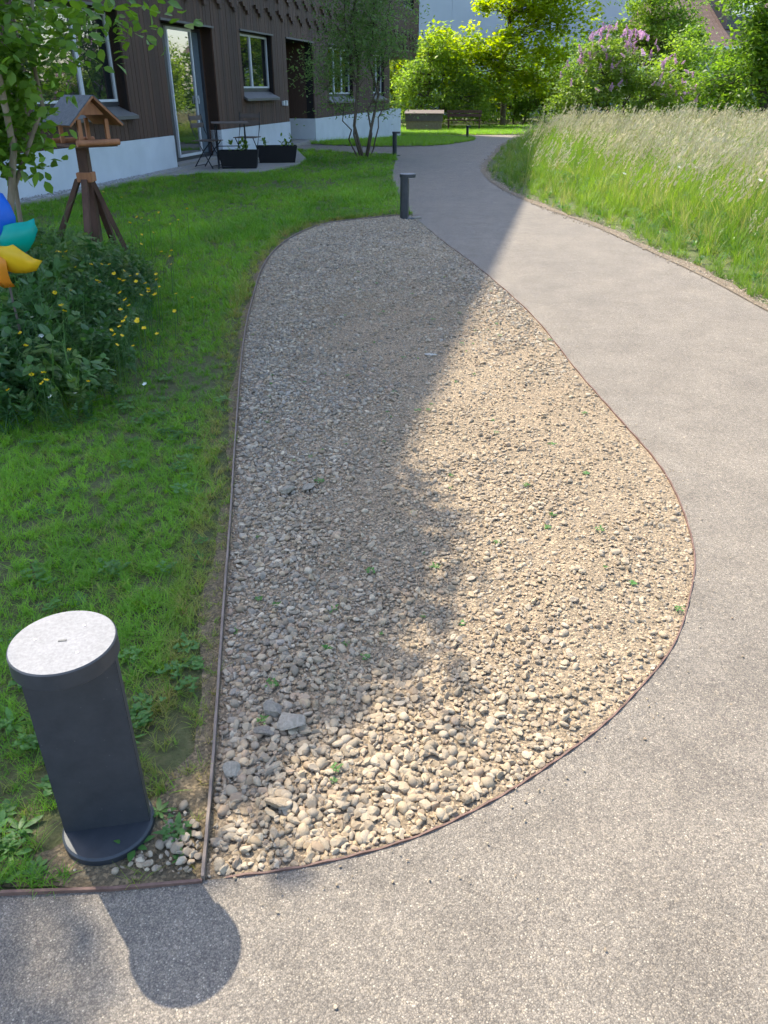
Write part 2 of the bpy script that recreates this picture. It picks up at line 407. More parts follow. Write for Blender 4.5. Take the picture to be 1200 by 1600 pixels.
def scatter(name, label, cat, P, rot, scl, idx, tint, coll):
    n = len(P)
    me = bpy.data.meshes.new(name); me.vertices.add(n); me.vertices.foreach_set('co', np.asarray(P, np.float32).ravel())
    for nm, ty, key, arr in (('rot', 'FLOAT_VECTOR', 'vector', rot), ('scl', 'FLOAT_VECTOR', 'vector', scl), ('idx', 'INT', 'value', idx)):
        a = me.attributes.new(nm, ty, 'POINT'); a.data.foreach_set(key, np.asarray(arr, np.int32 if ty == 'INT' else np.float32).ravel())
    a = me.attributes.new('tint', 'FLOAT_COLOR', 'POINT'); c = np.ones((n, 4), np.float32); c[:, :3] = tint; a.data.foreach_set('color', c.ravel())
    o = link(name, me); tag(o, label, cat, kind='stuff')
    ng = bpy.data.node_groups.new(name, 'GeometryNodeTree')
    ng.interface.new_socket('Geometry', in_out='INPUT', socket_type='NodeSocketGeometry')
    ng.interface.new_socket('Geometry', in_out='OUTPUT', socket_type='NodeSocketGeometry')
    N = ng.nodes; gi = N.new('NodeGroupInput'); go = N.new('NodeGroupOutput')
    m2p = N.new('GeometryNodeMeshToPoints'); iop = N.new('GeometryNodeInstanceOnPoints')
    ci = N.new('GeometryNodeCollectionInfo'); ci.inputs['Collection'].default_value = coll
    ci.inputs['Separate Children'].default_value = True; ci.inputs['Reset Children'].default_value = True
    def na(nm, ty):
        nd = N.new('GeometryNodeInputNamedAttribute'); nd.data_type = ty; nd.inputs['Name'].default_value = nm
        return [s for s in nd.outputs if s.enabled and s.name == 'Attribute'][0]
    L = ng.links.new
    L(gi.outputs[0], m2p.inputs[0]); L(m2p.outputs[0], iop.inputs['Points']); L(ci.outputs[0], iop.inputs['Instance'])
    iop.inputs['Pick Instance'].default_value = True
    L(na('idx', 'INT'), iop.inputs['Instance Index']); L(na('rot', 'FLOAT_VECTOR'), iop.inputs['Rotation']); L(na('scl', 'FLOAT_VECTOR'), iop.inputs['Scale'])
    L(iop.outputs[0], go.inputs[0])
    md = o.modifiers.new('scatter', 'NODES'); md.node_group = ng
    return o

def blade(V, F, base, h, wd, az, lean, curl, seg=3):
    b = len(V); dx, dy = math.cos(az), math.sin(az); px, py = -dy, dx
    for i in range(seg + 1):
        t = i / seg; out = lean * t + curl * t * t; z = h * (t - .25 * abs(curl) / max(h, .01) * t * t)
        ww = wd * (1 - t) ** .7 * .5 if i < seg else .0002
        x, y = base[0] + dx * out, base[1] + dy * out
        V.append((x - px * ww, y - py * ww, z)); V.append((x + px * ww, y + py * ww, z))
    for i in range(seg): F.append((b + 2 * i, b + 2 * i + 1, b + 2 * i + 3, b + 2 * i + 2))

def tuft(name, nb, h, wd, spread, lean, curl, mat, seg=3):
    V = []; F = []
    for _ in range(nb):
        a = random.uniform(0, 6.28); r = spread * math.sqrt(random.random())
        hh = h * random.uniform(.55, 1.15)
        blade(V, F, (r * math.cos(a), r * math.sin(a)), hh, wd * random.uniform(.7, 1.3), random.uniform(0, 6.28), hh * lean * random.uniform(.3, 1.3), hh * curl * random.uniform(0, 1.4), seg)
    return mesh_np(name, np.array(V), np.array(F), mat, True)

def leafpoly(V, F, base, L, W, az, el, fold=.15, n=4, tipz=-.15):
    """an oval leaf lying along az, raised by el, with a mid fold"""
    b = len(V); d = Vector((math.cos(az) * math.cos(el), math.sin(az) * math.cos(el), math.sin(el))); s = Vector((-math.sin(az), math.cos(az), 0)); u = d.cross(s) * -1
    base = Vector(base)
    for i in range(n + 1):
        t = i / n; wv = W * .5 * math.sin(math.pi * min(1, t * .92 + .05)) ** .8
        c = base + d * (L * t) + Vector((0, 0, tipz * L * t * t))
        V.append(tuple(c - s * wv + u * wv * fold)); V.append(tuple(c)); V.append(tuple(c + s * wv + u * wv * fold))
    for i in range(n):
        for k in (0, 1): F.append((b + 3 * i + k, b + 3 * i + k + 1, b + 3 * i + k + 4, b + 3 * i + k + 3))

def rosette(name, n, L, W, mat, el=(.1, .7), stalk=0):
    V = []; F = []
    for k in range(n):
        a = 6.28 * k / n + random.uniform(-.3, .3); r = random.uniform(0, .012)
        leafpoly(V, F, (r * math.cos(a), r * math.sin(a), stalk * random.uniform(.3, 1)), L * random.uniform(.6, 1.2), W * random.uniform(.7, 1.2), a, random.uniform(*el))
    return mesh_np(name, np.array(V), np.array(F), mat, True)

def clover(name, n, mat, spread=.05, h=.045):
    V = []; F = []
    for k in range(n):
        a = random.uniform(0, 6.28); r = spread * math.sqrt(random.random()); z = h * random.uniform(.4, 1.1)
        for j in range(3):
            leafpoly(V, F, (r * math.cos(a), r * math.sin(a), z), .016, .014, a + j * 2.09, random.uniform(-.1, .4), .1, 3, 0)
    return mesh_np(name, np.array(V), np.array(F), mat, True)

def rand_in(poly, n, xr, yr):
    x = rng.uniform(*xr, n); y = rng.uniform(*yr, n); k = inpoly(x, y, poly); return x[k], y[k]

def fbm(x, y, s, seed=0):
    r = np.random.default_rng(seed); v = 0
    for o in range(4):
        for _ in range(3):
            a = r.uniform(0, 6.28); f = s * 2 ** o * r.uniform(.7, 1.4); v = v + np.sin((x * math.cos(a) + y * math.sin(a)) * f + r.uniform(0, 6.28)) / (3 * 1.6 ** o)
    return v  # about -1..1

def visible(x, y, margin=1.15):
    zc = y * .8753 + 1.32 * .4836
    return np.abs(x) < zc * .5 * margin + .25

# gravel ---------------------------------------------------------------------------------------
def pebble(name, seed, ang, mat, sub=2):
    r = random.Random(seed); bm = bmesh.new(); bmesh.ops.create_icosphere(bm, subdivisions=sub, radius=.5)
    planes = [(Vector((r.gauss(0, 1), r.gauss(0, 1), r.gauss(0, 1))).normalized(), r.uniform(.22, .40)) for _ in range(ang)]
    sx, sy, sz = 1, r.uniform(.62, .9), r.uniform(.42, .7)
    ph = [r.uniform(0, 6.28) for _ in range(6)]
    for v in bm.verts:
        c = v.co.copy()
        for nrm, dd in planes:
            e = c.dot(nrm) - dd
            if e > 0: c -= nrm * e
        k = 1 + .10 * math.sin(c.x * 7 + ph[0]) * math.sin(c.y * 6 + ph[1]) + .08 * math.sin(c.z * 9 + ph[2])
        v.co = Vector((c.x * sx, c.y * sy, c.z * sz)) * k
    me = bpy.data.meshes.new(name); bm.to_mesh(me); bm.free(); me.materials.append(mat)
    if ang < 4: me.polygons.foreach_set('use_smooth', np.ones(len(me.polygons), bool))
    return me
STONEC = np.array([(.40, .37, .32), (.48, .45, .40), (.34, .32, .29), (.42, .35, .26), (.36, .35, .34), (.52, .48, .41), (.27, .26, .25), (.45, .38, .30), (.54, .50, .44), (.38, .30, .25)]) * np.array((.76, .70, .61))
PB = protos('pebble', [pebble('pebble', 20 + i, [1, 4, 6, 5, 8, 2, 7, 5, 9, 4][i], M['stuffstone'], 2) for i in range(10)])
n = 260000
x, y = rand_in(BED, n, (-1.1, 1.15), (.9, 9.7))
e = np.minimum(dist_line(x, y, GL), dist_line(x, y, GR))
cover = .42 + .5 * fbm(x, y, 2.6, 3) + .5 * sstep(1 - dist_line(x, y, GL) / .75) + .55 * sstep((y - 4.2) / 2.5) + .3 * sstep((1.6 - y) / .5)
size = np.exp(rng.normal(math.log(.0112), .45, len(x))) * (1 + .35 * sstep((1.8 - y) / .8)) * (.92 + .25 * np.clip(cover, 0, 1.3)); size = np.clip(size, .005, .032)
keep = (rng.random(len(x)) < np.clip(.20 + .58 * cover, .2, .95) * np.where(size > .02, .55, 1)) & (e > size * .45)
x, y, size, cover = x[keep], y[keep], size[keep], cover[keep]
zb = bz(x, y)
# verge litter and loose stones on the path
vx = []; vy = []; vs = []
for (ax, ay) in PR:
    if 4.5 < ay < 22:
        for _ in range(110):
            vx.append(ax + abs(random.gauss(.0, .1)) + random.uniform(-.03, .04)); vy.append(ay + random.uniform(-.6, .6)); vs.append(random.uniform(.006, .02))
# the bare corner behind the near bollard and between edging and asphalt
for _ in range(150):
    a = random.uniform(-.60, -.36); b = .955 + abs(random.gauss(0, .07)); vx.append(a); vy.append(b); vs.append(min(.03, random.lognormvariate(math.log(.013), .4)))
for _ in range(26):
    vx.append(random.uniform(-.8, 1.6)); vy.append(random.uniform(.45, 1.9)); vs.append(random.uniform(.004, .0085))
for (ax, ay) in GR[8:]:
    for _ in range(2):
        vx.append(ax + abs(random.gauss(0, .05)) + .01); vy.append(ay - abs(random.gauss(0, .03)) * (1 if ay < 2.2 else 0) + random.uniform(-.05, .05)); vs.append(random.uniform(.003, .008))
vx, vy, vs = map(np.array, (vx, vy, vs))
sp = inpoly(vx, vy, BED) | (np.hypot(vx + .56, vy - 1.062) < .105); vx, vy, vs = vx[~sp], vy[~sp], vs[~sp]
x = np.concatenate([x, vx]); y = np.concatenate([y, vy]); zb = np.concatenate([zb, np.full(len(vx), .003)]); size = np.concatenate([size, vs])
n = len(x)
ci = rng.integers(0, len(STONEC), n); tint = STONEC[ci] * rng.uniform(.62, 1.32, (n, 1)) 
dust_sun_tint = np.clip(.18 + .4 * fbm(x, y, 1.7, 9) + .35 * sstep((1.7 - y) / .5) + .5 * sstep((x + .55) / .9) * sstep((6.5 - y) / 3), .05, .85)[:, None]; tint = tint * (1 - dust_sun_tint * .55) + np.array((.355, .265, .165)) * dust_sun_tint * .6  # tan dust plus painted sun warmth, stronger where the bed is sunlit, greyer in shade
rot = np.column_stack([rng.normal(0, .28, n), rng.normal(0, .28, n), rng.uniform(0, 6.28, n)])
scatter('gravel', 'loose grey and tan pebbles covering the teardrop shaped bed', 'gravel', np.column_stack([x, y, zb + size * .17]), rot,
        np.repeat(size[:, None], 3, 1) * rng.uniform(.85, 1.15, (n, 3)), rng.integers(0, 10, n), tint, PB)

PAT = [(-4.06, 14.76), (-2.42, 22.27), (-1.62, 17.6), (-1.66, 16.4), (-2.15, 14.75), (-3.0, 14.55), (-3.9, 13.9)]
# lawn -----------------------------------------------------------------------------------------
TUFT = protos('grass_tuft', [tuft('grass_tuft', 16, .050, .0042, .03, .5, .7, M['grass']), tuft('grass_tuft', 14, .062, .0040, .03, .6, .9, M['grass']),
        tuft('grass_tuft', 18, .040, .0046, .035, .8, .8, M['grass']), tuft('grass_tuft', 12, .075, .0036, .025, .5, 1.0, M['grass'])])
def lawn_points(poly, n, xr, yr, d0):
    x, y = rand_in(poly, n, xr, yr); k = visible(x, y, 1.6)
    x, y = x[k], y[k]; k = rng.random(len(x)) < np.clip(d0 / np.maximum(y, 1.0) ** 1.15, .05, 1); return x[k], y[k]
x, y = lawn_points(LAWN, 420000, (-9, .35), (.8, 22), 2.2)
dl = dist_line(x, y, GL); db = dist_line(x, y, LB[1:])
bare = .035 + .06 * (1 + fbm(x, y, 5, 5)) * .5 + .03 * sstep((2.6 - y) / 1.2)
corner = np.hypot((x + .44), (y - .99)) < .13 + .05 * fbm(x, y, 9, 2)
pk = np.where(dl < bare, .7, 1.0) * np.where(corner, .16, 1)
pk = pk * np.clip(.88 + .3 * fbm(x, y, 3.2, 12), .5, 1)
_o = (x + 5.37329) * .97685 + (y - 8.9) * -.21393
pk = pk * np.where((_o < .5) | inpoly(x, y, PAT), 0, 1)
k = (rng.random(len(x)) < pk) & (dl > .012) & (np.hypot(x + .57, y - 1.06) > .115) & (db > .015)
x, y, dl, bare = x[k], y[k], dl[k], bare[k]; n = len(x)
s = (.75 + .30 * fbm(x, y, 1.7, 8) + rng.uniform(-.15, .25, n)) * np.clip(.55 + y / 11, .58, 1.35)
s *= np.where(dl < bare, .6, 1)
dry = np.clip(sstep(1 - (dl - bare) / .13) * rng.uniform(.1, 1.0, n), 0, 1) * .8 + (rng.random(n) < .10) * .45
t = np.clip(.42 + .35 * fbm(x, y, 1.9, 4) + rng.normal(0, .18, n), 0, 1)
scatter('lawn_grass', 'short mown green grass of the lawn beside the gravel bed', 'grass', np.column_stack([x, y, gz(x, y) - .004]),
        np.column_stack([rng.normal(0, .12, n), rng.normal(0, .12, n), rng.uniform(0, 6.28, n)]), np.column_stack([s * 1.1, s * 1.1, s]), rng.integers(0, 4, n), np.column_stack([t, np.clip(dry, 0, 1), t]), TUFT)
# island and far lawn grass
xs = []; ys = []
for poly, nn, xr, yr in ((ISL, 5000, (-2.5, 3.8), (22, 36.5)), (FARL, 9000, (-2, 12), (37, 46))):
    a, b = rand_in(poly, nn, xr, yr); xs.append(a); ys.append(b)
x = np.concatenate(xs); y = np.concatenate(ys); n = len(x); t = np.clip(.6 + rng.normal(0, .2, n), 0, 1)
scatter('far_lawn_grass', 'mown grass on the small island and beyond the path bend', 'grass', np.column_stack([x, y, gz(x, y)]),
        np.column_stack([np.zeros(n), np.zeros(n), rng.uniform(0, 6.28, n)]), np.full((n, 3), 2.2), rng.integers(0, 4, n), np.column_stack([t, t * .1, t]), TUFT)
# clover, plantain and dandelion among the grass
HERB = protos('herb', [clover('herb', 16, M['herb']), clover('herb', 22, M['herb'], .06, .035), rosette('herb', 7, .075, .022, M['herb']), rosette('herb', 6, .055, .030, M['herb'], (.05, .5)), rosette('herb', 9, .05, .016, M['herb'], (.3, 1.1))])
x, y = lawn_points(LAWN, 26000, (-6, .3), (.8, 11), 1.2)
dl = dist_line(x, y, GL); k = (dl > .06) & (rng.random(len(x)) < np.clip(.08 + .4 * fbm(x, y, 2.4, 21), .02, .5)) & (np.hypot(x + .57, y - 1.06) > .13) & (dist_line(x, y, LB[1:]) > .03)
x, y = x[k], y[k]; n = len(x); t = np.clip(.45 + rng.normal(0, .25, n), 0, 1)
idx = np.where(rng.random(n) < .62, rng.integers(0, 2, n), rng.integers(2, 5, n))
hx = [(-.50, 1.02, 1.5), (-.42, 1.05, 1.4), (-.67, .97, 1.3), (-.74, 1.0, 1.6), (-.79, 1.06, 1.5), (-.83, .98, 1.4), (-.47, 1.10, 1.2), (-.86, 1.15, 1.5), (-.40, .99, .9)]
x = np.concatenate([x, [a[0] for a in hx]]); y = np.concatenate([y, [a[1] for a in hx]]); idx = np.concatenate([idx, [2, 2, 3, 2, 3, 2, 2, 3, 4]]); t = np.concatenate([t, np.full(len(hx), .6)])
s = np.concatenate([rng.uniform(.4, .75, n), [a[2] * .4 for a in hx]]); n = len(x)
scatter('lawn_herbs', 'clover, plantain and dandelion leaves mixed into the lawn', 'weeds', np.column_stack([x, y, gz(x, y)]),
        np.column_stack([rng.normal(0, .1, n), rng.normal(0, .1, n), rng.uniform(0, 6.28, n)]), np.repeat(s[:, None], 3, 1), idx, np.column_stack([t, t, t]), HERB)
# weeds in the gravel
x, y = rand_in(BED, 300, (-1, 1.1), (1.0, 7.5)); k = rng.random(len(x)) < np.clip(.32 + .5 * fbm(x, y, 2, 31), .05, .9); x, y = x[k], y[k]; n = len(x); s = rng.uniform(.12, .34, n)
scatter('gravel_weeds', 'tiny green seedlings sprouting between the pebbles', 'weeds', np.column_stack([x, y, bz(x, y) + .004]),
        np.column_stack([np.zeros(n), np.zeros(n), rng.uniform(0, 6.28, n)]), np.repeat(s[:, None], 3, 1), rng.integers(0, 5, n), np.full((n, 3), .75), HERB)

# meadow ---------------------------------------------------------------------------------------
def stalks(name, nb, h, mat_b, mat_s, spread, wind=(.24, .02)):
    V = []; F = []; mi = []
    for _ in range(nb):
        a = random.uniform(0, 6.28); r = spread * math.sqrt(random.random()); bx, by = r * math.cos(a), r * math.sin(a)
        hh = h * random.uniform(.7, 1.1); lx, ly = hh * (wind[0] + random.gauss(0, .12)), hh * (wind[1] + random.gauss(0, .12))
        b = len(V); ang = random.uniform(0, 3.14); px, py = math.cos(ang) * .0016, math.sin(ang) * .0016
        for i in range(4):
            t = i / 3; X, Y, Z = bx + lx * t * t, by + ly * t * t, hh * t; V += [(X - px, Y - py, Z), (X + px, Y + py, Z)]
        for i in range(3): F.append((b + 2 * i, b + 2 * i + 1, b + 2 * i + 3, b + 2 * i + 2)); mi.append(0)
        # panicle: small spikelets around the top
        for _k in range(random.randint(7, 11)):
            t = random.uniform(.80, 1.04); X, Y, Z = bx + lx * t * t, by + ly * t * t, hh * t
            az = random.uniform(0, 6.28); L = random.uniform(.02, .05) ; wv = random.uniform(.003, .006)
            b = len(V); dx, dy = math.cos(az) * L * .45 + .012, math.sin(az) * L * .45
            V += [(X, Y, Z), (X + dx * .5 - wv, Y + dy * .5 + wv, Z + L * .5), (X + dx, Y + dy, Z + L), (X + dx * .5 + wv, Y + dy * .5 - wv, Z + L * .42)]
            F.append((b, b + 1, b + 2, b + 3)); mi.append(1)
    for _ in range(nb):
        V2 = []; F2 = []; a = random.uniform(0, 6.28); r = spread * random.random(); hh = h * random.uniform(.35, .62)
        blade(V2, F2, (r * math.cos(a), r * math.sin(a)), hh, .0055, random.gauss(0, 1.2), hh * random.uniform(.1, .4), hh * random.uniform(0, .5))
        b = len(V); V += V2; F += [tuple(i + b for i in f) for f in F2]; mi += [0] * len(F2)
    return mesh_np(name, np.array(V), np.array(F), [mat_b, mat_s], False, mi)
TALL = protos('tall_grass', [stalks('tall_grass', 8, .68 + .05 * i, M['meadowblade'], M['seed'], .09) for i in range(4)])
LOW = protos('meadow_tuft', [tuft('meadow_tuft', 22, .26, .0065, .06, .35, .5, M['meadowblade']), tuft('meadow_tuft', 20, .36, .006, .06, .3, .45, M['meadowblade']),
        rosette('meadow_tuft', 10, .12, .03, M['herb'], (.3, 1.2), .06), tuft('meadow_tuft', 24, .20, .008, .07, .4, .5, M['meadowblade']), clover('meadow_tuft', 40, M['herb'], .09, .14)])
def meadow_pts(n, xr, yr, f):
    x, y = rand_in(MEADOW, n, xr, yr); k = rng.random(len(x)) < f(x, y); return x[k], y[k]
view = lambda x, y: np.where(visible(x, y, 1.25), 1, np.where((x < 7) & (y < 16), .45, .10))
x, y = meadow_pts(210000, (1.7, 30), (-1, 36), lambda x, y: np.clip(3.4 / np.maximum(y - 2, 1) ** 1.1, .03, 1) * view(x, y))
de = dist_line(x, y, VG); n = len(x)
s = np.clip(.34 + de * .8, .3, 1.45) * rng.uniform(.75, 1.2, n); t = np.clip(.55 + .3 * fbm(x, y, 1.3, 17) + rng.normal(0, .18, n), 0, 1)
scatter('meadow_grass', 'lush green lower grass of the uncut meadow beside the path', 'grass', np.column_stack([x, y, gz(x, y)]),
        np.column_stack([rng.normal(0, .1, n), rng.normal(.12, .1, n), rng.uniform(0, 6.28, n)]), np.column_stack([s * 1.1, s * 1.1, s]), np.where((rng.random(n) < .16) & (de < 1.6), rng.choice([2, 4], n), rng.choice([0, 1, 3], n)),
        np.column_stack([t, (rng.random(n) < .12) * .6, t]), LOW)
x, y = meadow_pts(100000, (1.7, 30), (-1, 36.5), lambda x, y: np.clip(3.0 / np.maximum(y - 3, 1) ** .9, .04, 1) * view(x, y) * (.12 + .88 * sstep((dist_line(x, y, VG) - .4) / 2.0)) * (dist_line(x, y, VG) > .3) * .46)
de = dist_line(x, y, VG); n = len(x); s = np.clip(.62 + .35 * de, .6, 1.0) * rng.uniform(.72, 1.16, n) * (1 + .12 * fbm(x, y, 1, 23)); t = np.clip(.5 + rng.normal(0, .25, n), 0, 1)
scatter('meadow_seed_heads', 'tall pale straw coloured seed heads rising over the meadow', 'grass', np.column_stack([x, y, gz(x, y)]),
        np.column_stack([rng.normal(0, .06, n), rng.normal(.05, .06, n), rng.uniform(-.5, .5, n)]), np.repeat(s[:, None], 3, 1), rng.integers(0, 4, n), np.column_stack([t, (rng.random(n) < .3) * .7, t]), TALL)

# wild bed on the left -------------------------------------------------------------------------
WILD = catmull([(-1.25, 3.35), (-1.42, 4.3), (-1.55, 5.1), (-1.75, 6.0), (-2.2, 6.9), (-3.2, 7.3), (-4.4, 6.4), (-4.2, 4.2), (-2.6, 3.2), (-1.7, 3.05)], 4, True)
WP = protos('wild_plant', [tuft('wild_plant', 18, .34, .007, .07, .35, .7, M['bedleaf'], 4), tuft('wild_plant', 14, .28, .009, .06, .5, .9, M['bedleaf'], 4), rosette('wild_plant', 18, .075, .036, M['bedleaf'], (.0, 1.0), .22),
        rosette('wild_plant', 22, .055, .036, M['bedleaf'], (-.2, .8), .30), tuft('wild_plant', 12, .42, .006, .06, .3, .6, M['bedleaf'], 4), tuft('wild_plant', 26, .22, .005, .08, .4, .8, M['bedleaf'], 4)])
x, y = rand_in(WILD, 3800, (-4.4, -1.2), (3, 7.4)); k = visible(x, y, 1.2); x, y = x[k], y[k]; n = len(x)
de = dist_line(x, y, WILD + [WILD[0]]); s = np.clip(.5 + de * 1.3, .5, 1.1) * (1 - .12 * sstep((y - 5.0) / 1.2)) * np.where(rng.random(n) < .12, 1.25, 1) * rng.uniform(.7, 1.2, n); t = np.clip(.4 + .4 * fbm(x, y, 2.2, 41) + rng.normal(0, .2, n), 0, 1)
scatter('wild_bed_plants', 'tangled wild grasses and leafy weeds around the bird feeder stand', 'plants', np.column_stack([x, y, np.zeros(n)]),
        np.column_stack([rng.normal(0, .15, n), rng.normal(0, .15, n), rng.uniform(0, 6.28, n)]), np.repeat(s[:, None], 3, 1), rng.choice([0, 1, 2, 2, 2, 3, 3, 3, 4, 5], n), np.column_stack([t, (rng.random(n) < .15) * .5, t]), WP)
# ------------------------------------------------------------------ stones of the bed
SM = [pebble('stone', 70 + i, [2, 4, 6, 5, 8, 1, 7, 9][i], M['stone'], 3) for i in range(8)]
placed = []
tries = 0
while len(placed) < 292 and tries < 40000:
    tries += 1
    yy = .97 + 2.1 * random.random() ** 1.7; xx = random.uniform(-.6, 1.1)
    if not inpoly(np.array([xx]), np.array([yy]), BED)[0]: continue
    ed = min(dist_line(np.array([xx]), np.array([yy]), GL)[0], dist_line(np.array([xx]), np.array([yy]), GR)[0])
    sz = min(.030, random.lognormvariate(math.log(.0195), .22)) * (1.0 if yy < 1.6 else .85)
    if ed < sz * .55 or any((xx - a) ** 2 + (yy - b) ** 2 < (.42 * (sz + c)) ** 2 for a, b, c in placed): continue
    if yy > 1.45 and fbm(np.array([xx]), np.array([yy]), 2.6, 3)[0] < -.15 and random.random() < .75: continue
    placed.append((xx, yy, sz))
    o = link('stone', random.choice(SM), bed_o)
    o.location = (xx, yy, float(bz(np.array([xx]), np.array([yy]))[0]) + sz * .24); o.scale = (sz,) * 3
    o.rotation_euler = (random.gauss(0, .25), random.gauss(0, .25), random.uniform(0, 6.28))
    c = STONEC[random.randrange(len(STONEC))] * random.uniform(.85, 1.2) * .6 + np.array((.37, .265, .155)) * .4; o.color = (*c, 1)

def rock(seed, ang, x, y, s, c, label, sq=(1, 1, 1), rz=0, sink=.2):
    o = link('rock', pebble('rock', seed, ang, M['stone'], 4)); o.location = (x, y, float(bz(np.array([x]), np.array([y]))[0]) + s * sink); o.scale = (s * sq[0], s * sq[1], s * sq[2])
    o.rotation_euler = (random.gauss(0, .1), random.gauss(0, .1), rz); o.color = (*c, 1); tag(o, label, 'rock')
rock(201, 9, -.265, 1.375, .058, (.28, .25, .21), 'blocky grey brown rock near the left edging', (1, 1.1, 1.3))
rock(202, 8, -.215, 1.34, .078, (.34, .30, .245), 'largest pale angular rock lying flat beside the blocky grey one', (1, 1.1, .8))
rock(203, 10, -.275, 1.315, .046, (.25, .215, .175), 'small brown rock in front of the blocky grey one', (1.2, .9, 1))
rock(204, 9, -.335, 1.205, .056, (.33, .295, .24), 'upright pointed pale rock against the rusty left edging', (.75, 1.3, .9), .3)
rock(205, 7, -.35, 2.51, .075, (.30, .265, .21), 'long grey rock lying in the shaded middle of the gravel', (1.1, .7, .7), .5)
rock(206, 8, -.28, 2.53, .065, (.28, .25, .20), 'grey rock just right of the long shaded one', (1.2, .7, .7), .4)
rock(207, 6, .255, 4.18, .065, (.42, .40, .36), 'flat whitish stone at the edge of the building shadow', (1.2, .7, .4), .2, .1)
rock(208, 7, -.22, 1.11, .05, (.34, .27, .19), 'rounded tan rock among pebbles at the near corner', (1.2, 1, .9))

# ------------------------------------------------------------------ steel edging
def edging(name, label, line, h0, h1, th, mat):
    P = [np.array(p) for p in line]; V = []; F = []
    for i, p in enumerate(P):
        d = P[min(i + 1, len(P) - 1)] - P[max(i - 1, 0)]; d = d / np.hypot(*d); nn = np.array((-d[1], d[0])) * th / 2
        wob = .002 * math.sin(i * 1.7) 
        for q, z in ((p - nn, h0), (p + nn, h0), (p + nn, h1 + wob), (p - nn, h1 + wob)): V.append((q[0], q[1], z))
    for i in range(len(P) - 1):
        a = 4 * i; F += [(a + k, a + (k + 1) % 4, a + 4 + (k + 1) % 4, a + 4 + k) for k in range(4)]
    F += [(0, 1, 2, 3), (len(V) - 1, len(V) - 2, len(V) - 3, len(V) - 4)]
    m = MB(); m.add(V, F); o = m.build(name, mat); return tag(o, label, 'edging')
edging('metal_edging', 'thin weathered steel edging between the lawn and the gravel bed', catmull([(a - .004, b) for a, b in GL[:-2]], 2), -.04, .014, .006, M['steel_edge'])
edging('metal_edging', 'thin rusty steel edging between the gravel bed and asphalt', catmull([(a, b) for a, b in GR[3:-1]], 2), -.04, .004, .004, M['rust'])
edging('metal_edging', 'short rusty steel edging between lawn and asphalt before the near bollard', [(-3, .80), (-.72, .91), (-.51, .92), (-.345, .937)], -.04, .008, .006, M['rust'])

# ------------------------------------------------------------------ bollard lights
def arc(r, a0, a1, n, c=(0, 0)): return [(c[0] + r * math.cos(a0 + (a1 - a0) * i / n), c[1] + r * math.sin(a0 + (a1 - a0) * i / n)) for i in range(n + 1)]
def disc(name, r, z0, z1, mats, parent, bev=.003, n=64, topmat=None):
    m = MB(); prof = [(r - bev, z0), (r, z0 + bev), (r, z1 - bev), (r - bev, z1)]
    V = []; F = []
    for (rr, z) in prof: V += [(x, y, z) for x, y in arc(rr, 0, 2 * math.pi, n)[:-1]]
    for i in range(len(prof) - 1): F += [(i * n + k, i * n + (k + 1) % n, (i + 1) * n + (k + 1) % n, (i + 1) * n + k) for k in range(n)]
    F += [tuple(range(n - 1, -1, -1)), tuple(range(3 * n, 4 * n))]
    m.add(V, F)
    if topmat is not None: m.m[-1] = topmat
    o = m.build(name, mats, parent); smooth_angle(o, 35); return o
def bollard(loc, rz, label, h=.477, r=.089):
    b = empty('bollard_light', loc, rz); tag(b, label, 'bollard', 'bollard lights along the path')
    # flat face towards local -y; half cylinder behind
    m = MB(); poly = [(-r * .93, -.0), (-r * .93, -.012)] + [(r * .93, -.012), (r * .93, 0)] + arc(r * .93, 0, math.pi, 32)[1:-1]
    m.prism(poly, .012, h - .036); o = m.build('post', M['anth'], b, bevel=.0015); smooth_angle(o, 35)
    disc('base', r, -.02, .014, [M['anth']], b, .004)
    c = disc('cap', r * 1.02, h - .036, h, [M['anth'], M['cap']], b, .0025, topmat=1)
    l = disc('lens', r * .8, h - .041, h - .0365, [M['frame']], c, .001)
    m = MB(); m.box((0, 0, h + .0004), (.014, .004, .0012)); m.build('screw_slot', M['anth'], c)
    for q in (.9, 2.9, 5.4):
        sc_ = disc('screw', .0032, h - .001, h + .0008, [M['screw']], c, .0003, 16); sc_.location = (r * .55 * math.cos(q), r * .55 * math.sin(q), 0)
    return b
bollard((-.560, 1.062, 0), R(10), 'large dark grey bollard light with pale round cap in the lower left corner')
bollard((.265, 9.36, 0), R(84), 'dark bollard light at the far tip of the gravel bed')
bollard((.27, 18.78, 0), R(86), 'distant bollard light beside the young multi stemmed tree')
bollard((3.21, 32.6, gz(0, 32.6).item()), R(80), 'farthest and smallest bollard light on the grass island')
m = MB(); m.box((0, 0, 0), (.11, .07, .02)); o = m.build('paving_chip', M['concrete'], bevel=.004); o.location = (.37, 9.38, .008); o.rotation_euler = (0, 0, .3); tag(o, 'flat pale concrete piece at the foot of the bed tip bollard', 'concrete piece')

# ------------------------------------------------------------------ wooden house
SL = .219; LN = math.hypot(1, SL); DX = Vector((SL / LN, 1 / LN, 0)); NX = Vector((1 / LN, -SL / LN, 0)); P0 = Vector((-5.37329, 8.9, 0))
house = empty('wooden_house', P0, math.atan2(DX.y, DX.x)); tag(house, 'long dark brown timber clad house with pale blue plinth on the left', 'house')
